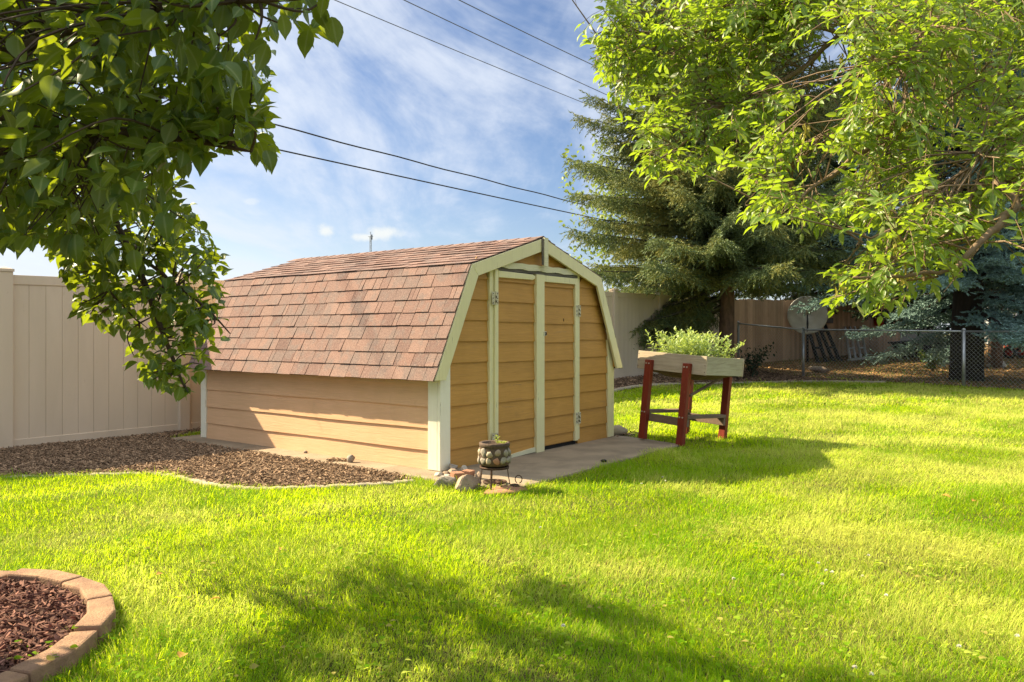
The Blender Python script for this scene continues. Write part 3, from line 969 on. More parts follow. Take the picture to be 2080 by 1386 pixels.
    B = np.array(BRK) + n2 * bw
    k = np.linalg.solve(np.column_stack([u1, -u2]), B - A)
    I = A + u1 * k[0]
    ridge_in = A + u1 * (-A[0] / u1[0])
    e_in = B + u2 * ((EAVE[1] - B[1]) / u2[1])
    for (ya, yb) in ((-0.088, -0.062), (L + 0.062, L + 0.088)):
        for s in (-1, 1):
            up = [RIDGE, BRK, tuple(I), tuple(ridge_in)]
            lo = [(BRK[0], BRK[1] - 0.0015), EAVE, tuple(e_in), (I[0], I[1] - 0.0015)]
            for pl in (up, lo):
                o = MB().prism([(H + s * (p[0] - (0.006 if p[0] < 0.05 else 0)), p[1] - 0.002) for p in pl], ya, yb).build('barge_board', M['trim'], root)
                bevel(o, 0.002, 1)
    # soffit blocks that carry the barge boards
    for s in (-1, 1):
        MB().prism([(H + s * (H + 0.002), 0.80), (H + s * (EAVE[0] - 0.03), 0.80), (H + s * (H + 0.002), 1.05)], -0.06, -0.036).build('eave_return', M['siding'], root)
    # --- gable post and header
    o = MB().box(H - 0.028, H + 0.036, -0.115, -0.090, 1.845, RIDGE[1] + 0.0).build('gable_post', M['trim_worn'], root)
    MB().box(H - 0.046, H - 0.029, -0.106, -0.090, 1.86, RIDGE[1] - 0.01).build('gable_gap', M['grey_wood_gap'], root)
    h = MB()
    xs = np.linspace(DL + 0.07, DR - 0.02, 15)
    for i in range(14):
        za, zb = 1.795 + 0.006 * math.sin(i * 2.1), 1.795 + 0.006 * math.sin((i + 1) * 2.1)
        h.hexa([(xs[i], -0.06, za), (xs[i + 1], -0.06, zb), (xs[i + 1], -0.022, zb), (xs[i], -0.022, za),
                (xs[i], -0.06, 1.853 + 0.004 * math.sin(i * 3.3)), (xs[i + 1], -0.06, 1.853 + 0.004 * math.sin((i + 1) * 3.3)), (xs[i + 1], -0.022, 1.853), (xs[i], -0.022, 1.853)])
    h.build('header_board', M['trim_worn'], root)
    MB().box(DL + 0.06, DR - 0.055, -0.05, -0.024, 1.768, 1.7925).build('gap_shade_strip', M['grey_wood_gap'], root)  # dark strip stands in for the shaded gap under the header
    # --- jambs
    bevel(MB().box(DL, DL + 0.056, -0.04, -0.002, 0.02, 1.88).build('door_jamb', M['trim'], root), 0.003)
    bevel(MB().box(DR - 0.052, DR, -0.04, -0.002, 0.05, 1.83).build('door_jamb', M['trim'], root), 0.003)

    # --- doors
    def door(a, b, bottom, off, left):
        t = bpy.data.objects.new('door', None)
        COL.objects.link(t)
        t.parent = root
        f = MB()
        front_boards(f, a + 0.02, b - 0.02, bottom + 0.02, 1.735, off=off, y=-0.020, clip=False)
        f.box(a + 0.015, b - 0.015, -0.026, -0.012, bottom + 0.01, 1.74)
        f.build('door_panel', M['siding'], t)
        if left:
            bevel(MB().box(a, a + 0.05, -0.058, -0.0265, bottom + 0.02, 1.775).build('stile', M['trim'], t), 0.003)
            bevel(MB().box(DM - 0.068, DM + 0.066, -0.066, -0.0265, 0.0, 1.765).build('stile', M['trim'], t), 0.003)
            pl = [(a + 0.052, 1.700), (DM - 0.13, 1.704), (DM - 0.098, 1.712), (DM - 0.082, 1.728), (DM - 0.09, 1.745), (DM - 0.12, 1.758), (a + 0.052, 1.764)]
            o = MB().prism(pl, -0.061, -0.028).build('top_rail', M['trim'], t)
            bevel(o, 0.006, 2)
            MB().hexa([(a + .25, -.055, .0), (DM - .072, -.055, .01), (DM - .072, -.028, .01), (a + .25, -.028, .0),
                       (a + .25, -.055, .03), (DM - .072, -.055, .055), (DM - .072, -.028, .055), (a + .25, -.028, .03)]).build('bottom_rail', M['trim_worn'], t)
            hx = a
        else:
            bevel(MB().box(b - 0.056, b, -0.058, -0.0265, bottom + 0.01, 1.764).build('stile', M['trim'], t), 0.003)
            bevel(MB().box(DM + 0.068, b - 0.058, -0.060, -0.0265, 1.698, 1.762).build('top_rail', M['trim'], t), 0.003)
            hx = b
        for zc in ((0.20, 1.505) if left else (0.28, 1.42)):
            hg = MB()
            hg.box(hx - 0.046, hx - 0.003, -0.0605, -0.058, zc - 0.06, zc + 0.06)
            hg.box(hx + 0.003, hx + 0.046, -0.0605, -0.0405 if left else -0.0405, zc - 0.06, zc + 0.06)
            hg.tube([(hx, -0.064, zc - 0.062), (hx, -0.064, zc + 0.062)], 0.0065, 8)
            npl = sum(len(f) for f in hg.f)
            for dx in (-0.032, 0.032):
                for dz in (-0.042, 0, 0.042):
                    hg.tube([(hx + dx, -0.0600, zc + dz), (hx + dx, -0.0635, zc + dz)], 0.0052, 8)
            for dz in (-0.03, 0.012):
                hg.box(hx - 0.008, hx + 0.008, -0.0715, -0.0690, zc + dz - 0.011, zc + dz + 0.011)
            ho = hg.build('hinge', M['hinge'], t)
            ho.data.materials.append(M['screw'])
            for pl in list(ho.data.polygons)[npl:]:
                pl.material_index = 1
        return t
    door(DL + 0.058, DM, 0.0, -0.010, True)
    d2 = door(DM + 0.002, DR - 0.054, 0.032, -0.022, False)
    la = MB()
    la.box(DM + 0.071, DM + 0.105, -0.062, -0.044, 1.155, 1.20)
    la.box(DM + 0.045, DM + 0.069, -0.070, -0.0665, 1.16, 1.195)
    lo = la.build('latch', M['hinge'], d2)
    ring = [(DM + 0.088 + 0.013 * math.cos(a), -0.066, 1.176 + 0.013 * math.sin(a)) for a in np.linspace(0, 2 * math.pi, 13)]
    MB().tube(ring, 0.0045, 6).build('latch_ring', M['screw'], d2)
    # --- vent pipe rising behind the ridge
    MB().tube([(H + 0.35, 2.72, 1.98), (H + 0.35, 2.72, 2.20)], 0.022, 10).build('vent_pipe', M['grey_wood_gap'], root)
    # knot hole in the right door
    MB().box(1.845, 1.852, -0.0445, -0.041, 1.305, 1.335).build('gouge', M['screw'], d2)
    return root


build_shed()


# ------------------------------------------------------------------ tan vinyl fence
def ramp_box(mb, p0, p1, za0, za1, zb0, zb1, y0, y1):
    """box between two plan points, own bottom and top at each end, y0..y1 across"""
    p0, p1 = np.asarray(p0, float), np.asarray(p1, float)
    d = (p1 - p0) / np.linalg.norm(p1 - p0)
    n = np.array([d[1], -d[0]])
    q = []
    for (za, zb) in ((za0, zb0), (za1, zb1)):
        for p, z, off in ((p0, za, y0), (p1, zb, y0), (p1, zb, y1), (p0, za, y1)):
            c = p + n * off
            q.append((c[0], c[1], z))
    mb.hexa(q)


def build_vinyl():
    root = thing('vinyl_fence', 'tan vinyl privacy fence with square capped posts behind the shed', 'fence', (fence_pt(0)[0], fence_pt(0)[1], 0))
    base = np.array([fence_pt(0)[0], fence_pt(0)[1]])
    ks = list(range(-2, 10))

    def gzf(p):
        return float(gz(*p))
    H = 1.81
    step = {}
    for k in ks:
        step[k] = gzf(fence_pt(k)) + (0.0 if k < 1 else 0.05)
    for k in ks:
        p = fence_pt(k) - base
        d = np.array([1.235, 1.457]) / math.hypot(1.235, 1.457)
        n = np.array([d[1], -d[0]])
        mb = MB()
        g = gzf(fence_pt(k)) - 0.1
        top = step[k] + H + 0.03
        w = 0.066
        ramp_box(mb, p - d * w, p + d * w, g, top, g, top, -w, w)
        po = bevel(mb.build('post', M['vinyl'], root), 0.006)
        c = MB()
        ramp_box(c, p - d * (w + .008), p + d * (w + .008), top, top + 0.028, top, top + 0.028, -w - .008, w + .008)
        e = [(*(p + d * a + n * b), top + 0.028) for a, b in ((-w, -w), (w, -w), (w, w), (-w, w))] + [(*p, top + 0.055)]
        c.add(e, [np.array([[0, 1, 4], [1, 2, 4], [2, 3, 4], [3, 0, 4]])])
        c.build('post_cap', M['vinyl'], po)
    for k in ks[:-1]:
        a, b = fence_pt(k) - base, fence_pt(k + 1) - base
        d = (b - a) / np.linalg.norm(b - a)
        a2, b2 = a + d * 0.064, b - d * 0.064
        za, zb = gzf(fence_pt(k)), gzf(fence_pt(k + 1))
        ta, tb = step[k] + H, step[k + 1] + H
        if k == 0:
            tb = ta + 0.02
        r = MB()
        ramp_box(r, a2, b2, ta - 0.10, ta, tb - 0.10, tb, -0.026, 0.026)
        bevel(r.build('top_rail', M['vinyl'], root), 0.004)
        r = MB()
        ramp_box(r, a2, b2, za + 0.01, za + 0.10, zb + 0.01, zb + 0.10, -0.026, 0.026)
        bevel(r.build('bottom_rail', M['vinyl'], root), 0.004)
        pm = MB()
        nb = 11
        for i in range(nb):
            f0, f1 = i / nb, (i + 1) / nb
            q0, q1 = a2 + (b2 - a2) * f0 + d * 0.0022, a2 + (b2 - a2) * f1 - d * 0.0022
            zz0, zz1 = za + (zb - za) * f0 + 0.099, za + (zb - za) * f1 + 0.099
            tt0, tt1 = ta + (tb - ta) * f0 - 0.099, ta + (tb - ta) * f1 - 0.099
            ramp_box(pm, q0, q1, zz0, tt0, zz1, tt1, -0.017, 0.017)
        ramp_box(pm, a2, b2, za + .099, ta - .099, zb + .099, tb - .099, -0.012, 0.012)
        pm.build('panel', M['vinyl'], root)


build_vinyl()


# ------------------------------------------------------------------ wire fence and the neighbour's yard
def build_wire_fence():
    pts = [np.array(p) for p in ((6.02, 21.05), (7.07, 19.2), (9.25, 16.2), (11.5, 13.1), (13.7, 10.1))]
    root = thing('wire_fence', 'grey chain link fence along the far edge of the lawn', 'fence', (pts[1][0], pts[1][1], 0))
    o = np.array([*pts[1], 0])
    Hh = 1.12
    for i, p in enumerate(pts):
        g = float(gz(*p))
        po = MB().tube([(p[0] - o[0], p[1] - o[1], g - 0.15), (p[0] - o[0], p[1] - o[1], g + Hh + 0.05)], 0.034, 12).build('post', M['steel'], root, True)
        MB().lathe([(0.036, g + Hh + 0.051), (0.037, g + Hh + 0.07), (0.026, g + Hh + 0.09), (0.0, g + Hh + 0.098)], 12, p[0] - o[0], p[1] - o[1]).build('post_cap', M['steel'], po, True)
    rail = [np.array([p[0], p[1], float(gz(*p)) + Hh + 0.03]) - o for p in pts]
    for i in range(len(pts) - 1):
        MB().tube([rail[i], rail[i + 1]], 0.02, 8).build('top_rail', M['steel'], root, True)
    mb = MB()
    for i in range(len(pts) - 1):
        a, b = pts[i], pts[i + 1]
        L = np.linalg.norm(b - a)
        d = (b - a) / L
        nrm = np.array([d[1], -d[0]])
        sp = 0.085
        n = int((L + Hh) / sp)
        for sgn in (1, -1):
            for j in range(-int(Hh / sp), n):
                s0 = j * sp
                lo, hi = 0.0, Hh
                # clip the diagonal to the bay
                e0, e1 = s0, s0 + Hh
                t0 = max(0, -e0) if sgn > 0 else max(0, e0 + Hh - L)
                if sgn > 0:
                    z0, z1 = max(0.0, -s0), min(Hh, L - s0)
                    x0, x1 = s0 + z0, s0 + z1
                else:
                    z0, z1 = max(0.0, s0 + Hh - L), min(Hh, s0 + Hh)
                    x0, x1 = s0 + Hh - z0, s0 + Hh - z1
                if z1 - z0 < 0.05:
                    continue
                P = []
                for (x, z) in ((x0, z0), (x1, z1)):
                    q = a + d * x + nrm * (0.004 * sgn - 0.036)
                    P.append((q[0] - o[0], q[1] - o[1], float(gz(*q)) + 0.03 + z))
                mb.tube(P, 0.0026, 3, cap=False)
    mb.build('wire_mesh', M['wire'], root)


build_wire_fence()


def build_wood_fence():
    a, b = np.array([6.0, 21.45]), np.array([14.9, 30.0])
    root = thing('wooden_fence', 'brown board fence behind the wire fence in the next yard', 'fence', (a[0], a[1], 0))
    L = np.linalg.norm(b - a)
    d = (b - a) / L
    n = int(L / 0.145)
    mb = MB()
    for i in range(n):
        p0, p1 = d * (i * 0.145 + 0.003), d * ((i + 1) * 0.145 - 0.003)
        q = a + p0
        g = float(gz(*q))
        top = g + 1.80 + random.uniform(-0.015, 0.015)
        y = random.uniform(-0.004, 0.004)
        ramp_box(mb, p0, p1, g - 0.02, top, g - 0.02, top, y - 0.01, y + 0.01)
    mb.build('board_panel', M['cedar'], root)
    for h in (0.4, 1.5):
        r = MB()
        ramp_box(r, d * 0, d * L, float(gz(*a)) + h, float(gz(*a)) + h + .09, float(gz(*b)) + h, float(gz(*b)) + h + .09, -0.06, -0.016)
        r.build('rail', M['cedar'], root)
    return a, d


WF_A, WF_D = build_wood_fence()
WF_N = np.array([WF_D[1], -WF_D[0]])                      # towards the camera side


def wf(px, off):
    """plan point on the wooden fence line seen at a photo column, moved out by off"""
    k = (px - CX) / F_PX
    # (a + d s + n off).x = k * (…).y
    A = WF_A + WF_N * off
    s = (k * A[1] - A[0]) / (WF_D[0] - k * WF_D[1])
    return A + WF_D * s


def leaning_rack(name, label, cat, px_top, px_bot, z_top, mat, r, bar=None, foot=None):
    p = wf(px_bot[0], 0.75)
    g = float(gz(*p))
    root = thing(name, label, cat, (p[0], p[1], g))
    for a, b in zip(px_top, px_bot):
        t, q = wf(a, 0.09), wf(b, 0.75)
        zb = float(gz(*q)) - g
        MB().tube([(q[0] - p[0], q[1] - p[1], zb + 0.0), (t[0] - p[0], t[1] - p[1], z_top)], r, 8).build('leg', mat, root, True)
        MB().tube([(q[0] - p[0], q[1] - p[1], zb - .01), (q[0] - p[0], q[1] - p[1], zb + 0.06)], r * 1.5, 8).build('foot', M['black_plastic'], root, True)
    if bar:
        t0, t1 = wf(bar[0], 0.14), wf(bar[1], 0.14)
        v = (t1 - t0) / np.linalg.norm(t1 - t0)
        mb = MB()
        ramp_box(mb, t0 - p, t1 - p, z_top - 0.07, z_top + 0.10, z_top - 0.07, z_top + 0.10, -0.05, 0.05)
        bevel(mb.build('top_beam', mat, root), 0.01)
    for h in (0.35, 0.75):
        for i in range(0, len(px_top) - 1, 2):
            qa = wf(px_bot[i] + (px_top[i] - px_bot[i]) * h, 0.75 - 0.66 * h)
            qb = wf(px_bot[i + 1] + (px_top[i + 1] - px_bot[i + 1]) * h, 0.75 - 0.66 * h)
            MB().tube([(qa[0] - p[0], qa[1] - p[1], z_top * h), (qb[0] - p[0], qb[1] - p[1], z_top * h)], r * 0.7, 6).build('rung', mat, root, True)
    if foot:
        t0, t1 = wf(foot[0], 0.95), wf(foot[1], 0.95)
        mb = MB()
        z0, z1 = float(gz(*t0)) - g, float(gz(*t1)) - g
        mb.tube([(t0[0] - p[0], t0[1] - p[1], z0 + .05), (t1[0] - p[0], t1[1] - p[1], z1 + .07)], 0.045, 8)
        mb.build('foot_bar', M['white_plastic'], root, True)


leaning_rack('black_trestle', 'black metal trestle with slanting legs leaning on the brown fence', 'trestle', (1637, 1651, 1659, 1672), (1662, 1678, 1693, 1706), 1.27, M['black_metal'], 0.055, bar=(1629, 1690))
leaning_rack('aluminium_ladder', 'silver metal ladder leaning on the brown fence right of the black trestle', 'ladder', (1716, 1726, 1736, 1748), (1727, 1738, 1749, 1760), 1.05, M['alu'], 0.04, foot=(1724, 1792))


def build_yard_things():
    # round dish on a pole in front of the brown fence
    p = wf(1640, 0.6)
    g = float(gz(*p))
    root = thing('satellite_dish', 'large round off white dish on a dark pole in front of the brown fence', 'dish', (p[0], p[1], g), R(-22))
    n, rr = 40, 0.56
    a = np.linspace(0, 2 * np.pi, n + 1)[:-1]
    rings = [(0.02, .10), (.25, .085), (.45, .045), (rr - .02, .0), (rr, .006), (rr, .03), (.45, .075), (.25, .115), (.02, .13)]
    V = [(r * math.cos(t), y - .12 * r * math.sin(t), 1.40 + r * math.sin(t)) for r, y in rings for t in a]
    q = [[k * n + i, k * n + (i + 1) % n, (k + 1) * n + (i + 1) % n, (k + 1) * n + i] for k in range(len(rings) - 1) for i in range(n)]
    MB().add(V, [np.array(q), np.arange(n), np.arange(n)[::-1] + (len(rings) - 1) * n]).build('dish', M['white_plastic'], root, True)
    MB().tube([(0, .13, -.1), (0, .13, 1.55)], .035, 10).build('pole', M['black_metal'], root, True)
    MB().tube([(0, -.08, .92), (0, -.40, 1.35)], .012, 6).build('feed_arm', M['black_metal'], root, True)

    def stone(name, px, py, r, mat, label, seed, cat='stone', group=None):
        X, Y, Z = G(px, py)
        o = MB().blob((0, 0, r[2] * 0.7), r, seed, 0.2).build(name, mat, None, True, (X, Y, Z), (0, 0, seed * 1.3))
        return tag(o, label, cat, group)
    stone('field_stone', 1662, 757, (0.32, 0.18, 0.10), M['rock'], 'long pale stone on the ground below the black trestle', 21)
    stone('field_stone', 2024, 748, (0.30, 0.2, 0.13), M['rock_pale'], 'rounded tan stone at the foot of the reddish trunk', 22)
    # dark trough with a yellow board
    X, Y, Z = G(1893, 727)
    root = thing('black_trough', 'long black trough with a yellow board across its rim beside the brown fence end', 'trough', (X, Y, Z), R(18))
    mb = MB()
    mb.hexa([(-1.0, -.4, 0), (.8, -.4, 0), (.8, .4, 0), (-1.0, .4, 0), (-1.25, -.55, .5), (1.0, -.55, .62), (1.0, .55, .62), (-1.25, .55, .5)])
    bevel(mb.build('tub', M['black_plastic'], root), 0.04, 3)
    MB().tube([(-1.27, -.57, .5), (1.02, -.57, .63), (1.02, .57, .63), (-1.27, .57, .5), (-1.27, -.57, .5)], 0.035, 8).build('rim', M['black_plastic'], root, True)
    MB().hexa([(.3, -.66, .64), (1.25, -.62, .70), (1.25, -.5, .70), (.3, -.54, .64), (.3, -.66, .72), (1.25, -.62, .78), (1.25, -.5, .78), (.3, -.54, .72)]).build('board', M['yellow'], root)
    # grey chest behind
    X, Y, Z = G(1902, 722)
    root = thing('storage_chest', 'grey storage chest standing behind the black trough', 'chest', (X, Y + 2.2, float(gz(X, Y + 2.2))), R(10))
    bevel(MB().box(-.95, .95, -.4, .4, 0, .95).build('body', M['grey_wall'], root), 0.02)
    MB().hexa([(-1, -.45, .955), (1, -.45, .955), (1, .45, .955), (-1, .45, .955), (-.95, -.4, 1.06), (.95, -.4, 1.06), (.95, .4, 1.12), (-.95, .4, 1.12)]).build('lid', M['grey_wall'], root)
    # blue tub
    X, Y, Z = G(1940, 729)
    root = thing('blue_tub', 'small light blue plastic tub beside the dark trunk', 'tub', (X, Y, Z))
    MB().lathe([(0.0, 0), (.15, 0), (.19, .22), (.16, .22), (.14, .05), (0, .05)], 20).build('bowl', M['blue'], root, True)
    MB().lathe([(.185, .222), (.215, .222), (.215, .26), (.185, .26), (.185, .222)], 20).build('rim', M['blue'], root, True)
    # red bucket on the fence
    p = wf(1786, 0.16)
    root = thing('red_bucket', 'red bucket hanging on the brown fence under the blue spruce', 'bucket', (p[0], p[1], float(gz(*p)) + 1.0))
    MB().lathe([(0.0, 0), (.15, 0), (.19, .32), (.175, .32), (.14, .03), (0, .03)], 20).build('bucket_body', M['red'], root, True)
    MB().tube([(.18 * math.cos(a), 0, .31 + .2 * math.sin(a)) for a in np.linspace(0, math.pi, 12)], 0.008, 6).build('handle', M['steel'], root, True)
    # tiller
    X, Y, Z = G(2062, 729)
    root = thing('garden_tiller', 'red wheeled garden tiller parked by the grey garage', 'tiller', (X, Y, Z), R(20))
    for x in (-.28, .28):
        w = MB()
        a = np.linspace(0, 2 * np.pi, 21)
        w.tube([(x, .2 * math.cos(t), .2 + .16 * math.sin(t)) for t in a], 0.05, 8)
        wo = w.build('wheel', M['black_plastic'], root, True)
        MB().tube([(x - .03, 0, .2), (x + .03, 0, .2)], 0.1, 14).build('rim', M['red'], wo, True)
    MB().blob((0, .1, .42), (.2, .3, .2), 5, 0, .05).build('engine', M['red'], root, True)
    MB().tube([(-.28, 0, .2), (.28, 0, .2)], .025, 8).build('axle', M['steel'], root, True)
    for x in (-.16, .16):
        MB().tube([(x, .1, .45), (x * 1.3, -.5, .75), (x * 1.6, -1.0, .95)], .018, 8).build('handle', M['black_metal'], root, True)
    MB().box(-.2, .2, .3, .65, .05, .3).build('tine_guard', M['red'], root)
    # red chair far right
    X, Y, Z = G(2074, 722)
    root = thing('red_chair', 'red plastic garden chair against the grey garage wall', 'chair', (X + .4, Y + 2.0, float(gz(X, Y + 2))), R(-30))
    for x in (-.22, .22):
        for y in (-.2, .22):
            MB().tube([(x * 1.1, y * 1.1, 0), (x, y, .43)], .022, 8).build('leg', M['red'], root, True)
    bevel(MB().box(-.26, .26, -.25, .26, .43, .47).build('seat', M['red'], root), .01)
    bevel(MB().hexa([(-.25, .22, .475), (.25, .22, .475), (.25, .26, .475), (-.25, .26, .475), (-.22, .36, .95), (.22, .36, .95), (.22, .40, .95), (-.22, .40, .95)]).build('backrest', M['red'], root), .012)
    # garage
    root = thing('garage', 'low grey garage with a white ribbed door far right behind the trunks', 'garage', (24.0, 36.5, float(gz(24, 36))), R(-12))
    MB().box(-1.6, 6, 0, 5, -.1, 2.5).build('wall', M['grey_wall'], root)
    d = MB()
    for i in range(9):
        d.box(-1.45 + i * .14, -1.45 + i * .14 + .125, -.05, -.004, 0.02, 2.1)
    d.build('door', M['white_door'], root)
    MB().prism([(-.5, 2.51), (5.5, 2.51), (2.5, 4.0)], -2.0, 6.4, axes=(1, 2, 0)).build('roof', M['roof_grey'], root)


build_yard_things()


# ------------------------------------------------------------------ raised planter on red legs
def build_planter():
    e = np.array([0.68, -0.733])                           # along the face with two legs, towards the camera
    e /= np.linalg.norm(e)
    a = math.atan2(e[1], e[0])
    c = np.array([1.92, 8.86])
    root = thing('raised_planter', 'weathered wooden planter box on four leaning red legs beside the shed', 'planter', (c[0], c[1], 0.01))
    root.rotation_euler = (R(0.0), 0, a)
    # local: x = e, y = away to the right and back
    Lx, Ly = 0.45, 0.37
    lean = np.array([[1, 0, 0.055], [0, 1, 0.075], [-0.055, -0.055, 1]])   # the whole bench leans to the right

    def T(v):
        return np.asarray(v, float) @ lean.T
    def hexa(mb, x0, x1, y0, y1, z0, z1):
        c8 = np.array([[x0, y0, z0], [x1, y0, z0], [x1, y1, z0], [x0, y1, z0], [x0, y0, z1], [x1, y0, z1], [x1, y1, z1], [x0, y1, z1]], float)
        mb.hexa(T(c8))
        return mb
    z0, z1 = 0.755, 0.955
    for y0 in (-Ly, Ly - 0.025):
        bevel(hexa(MB(), -Lx, Lx, y0, y0 + 0.025, z0, z1).build('side_board', M['box_wood'], root), 0.003)
    for x0 in (-Lx + .001, Lx - 0.026):
        bevel(hexa(MB(), x0, x0 + 0.025, -Ly + 0.0255, Ly - 0.0255, z0 + 0.003, z1 - 0.004).build('end_board', M['box_wood_y'], root), 0.003)
    hexa(MB(), -Lx + .03, Lx - .03, -Ly + .03, Ly - .03, z0 + 0.06, z1 - 0.03).build('planting_soil', M['mulch_soil'], root)
    # sagging bottom
    nx = 12
    V, q = [], []
    for i in range(nx + 1):
        for j in range(nx + 1):
            u, v = i / nx, j / nx
            sag = 0.085 * (4 * u * (1 - u)) ** 0.7 * (4 * v * (1 - v)) ** 0.7 + 0.012 * math.sin(u * 17) * math.sin(v * 13)
            V.append(((u - .5) * (2 * Lx - .05), (v - .5) * (2 * Ly - .05), z0 + 0.01 - sag))
    for i in range(nx):
        for j in range(nx):
            k = i * (nx + 1) + j
            q.append([k, k + 1, k + nx + 2, k + nx + 1])
    MB().add(T(V), [np.array(q)]).build('sagging_liner', M['burlap'], root, True)
    strips = MB()
    for i in range(7):
        x = -0.3 + i * 0.09
        y = -Ly + .05 + .02 * i
        strips.tube(T([(x, y, z0 - .02), (x + .06, y + .03, z0 - .06 - .015 * (i % 3)), (x + .12, y + .02, z0 - .09 - .02 * (i % 2))]), .004, 4)
    strips.build('torn_strips', M['brown_wood'], root)
    # legs stand outside the long boards
    lw = 0.042
    for (x, side) in ((-0.26, -1), (0.24, -1), (-0.26, 1), (0.24, 1)):
        y0, y1 = (-Ly - 0.062, -Ly - 0.002) if side < 0 else (Ly + 0.002, Ly + 0.062)
        lo = bevel(hexa(MB(), x - lw, x + lw, y0, y1, -0.01, 0.865).build('leg', M['red_wood'], root), 0.006)
        b = MB()
        for zz in ((0.825, 0.29) if side < 0 else (0.825,)):
            for dx in (-0.017, 0.019):
                yy = y0 if side < 0 else y1
                b.tube(T([(x + dx, yy + 0.002 * -side, zz), (x + dx, yy + 0.007 * side, zz)]), 0.0085, 10)
        b.build('bolts', M['bolt'], lo)
    for s in (-1, 1):
        y0, y1 = (-Ly - 0.001, -Ly + 0.036) if s < 0 else (Ly - 0.036, Ly + 0.001)
        bevel(hexa(MB(), -0.30, 0.28, y0, y1, 0.19, 0.275).build('stretcher', M['brown_wood'], root), 0.003)
    for x in (-0.26, 0.24):
        bevel(hexa(MB(), x - .045, x + .045, -Ly - 0.0, Ly + 0.0, 0.277, 0.312).build('shelf_board', M['brown_wood'], root), 0.003)
    br = MB()
    br.tube(T([(0.24, -Ly + .06, 0.52), (0.24, Ly - .1, 0.72)]), 0.016, 6)
    br.build('brace', M['brown_wood'], root)
    nails = MB()
    for x in (-Lx + .012, Lx - .014):
        for zz in (z0 + .03, z0 + .1, z0 + .165):
            nails.tube(T([(x, -Ly - .0015, zz), (x, -Ly + .004, zz)]), 0.005, 8)
    nails.build('nails', M['screw'], root)
    # herbs growing in it
    g = np.random.default_rng(31)
    herb = thing('herb_plant', 'bushy pale green herbs growing in the raised planter', 'plant', (c[0], c[1], 0.01), a)
    stems = MB()
    O, D, U, SC = [], [], [], []
    for k in range(125):
        x, y = g.uniform(-0.36, 0.36), g.uniform(-0.28, 0.28)
        edge = max(abs(x) / .40, abs(y) / .33)
        h = g.uniform(0.14, 0.33) * (1 - 0.35 * edge ** 2)
        if k == 0:
            x, y, h = -0.36, -0.22, 0.25
        lx, ly = g.normal(0, 0.05) + x * 0.18, g.normal(0, 0.05) + y * 0.18
        p = [T((x + lx * t * t, y + ly * t * t, z1 - 0.04 + h * t)) for t in np.linspace(0, 1, 5)]
        stems.tube(p, np.linspace(0.0035, 0.0012, 5), 4, cap=False)
        n = int(h / 0.015)
        for i in range(n):
            t = (i + 1) / n
            q = np.array([x + lx * t * t, y + ly * t * t, z1 - 0.04 + h * t])
            an = i * 2.4 + k
            el = 0.25 + 0.7 * t + g.normal(0, .25)
            O.append(T(q))
            D.append((math.cos(an) * math.cos(el), math.sin(an) * math.cos(el), math.sin(el)))
            U.append((g.normal(0, .3), g.normal(0, .3), 1))
            SC.append((0.021 * g.uniform(.7, 1.3), 0.066 * g.uniform(.6, 1.25) * (1.1 - .35 * t), 0.05))
    r, u, d = basis(np.array(D), np.array(U))
    tv = np.array([[0, 0, 0], [-.5, .35, .05], [0, .4, -.03], [.5, .35, .05], [-.35, .7, .0], [0, .72, -.08], [.35, .7, .0], [0, 1, -.2]], float)
    tf = [np.array([[0, 2, 1], [0, 3, 2], [4, 5, 7], [5, 6, 7]]), np.array([[1, 2, 5, 4], [2, 3, 6, 5]])]
    V, F = scatter(tv, tf, np.array(O), r, u, d, np.array(SC))
    MB().add(V, F).build('leaves', M['sage'], herb, True)
    stems.build('stems', M['sage'], herb)


build_planter()


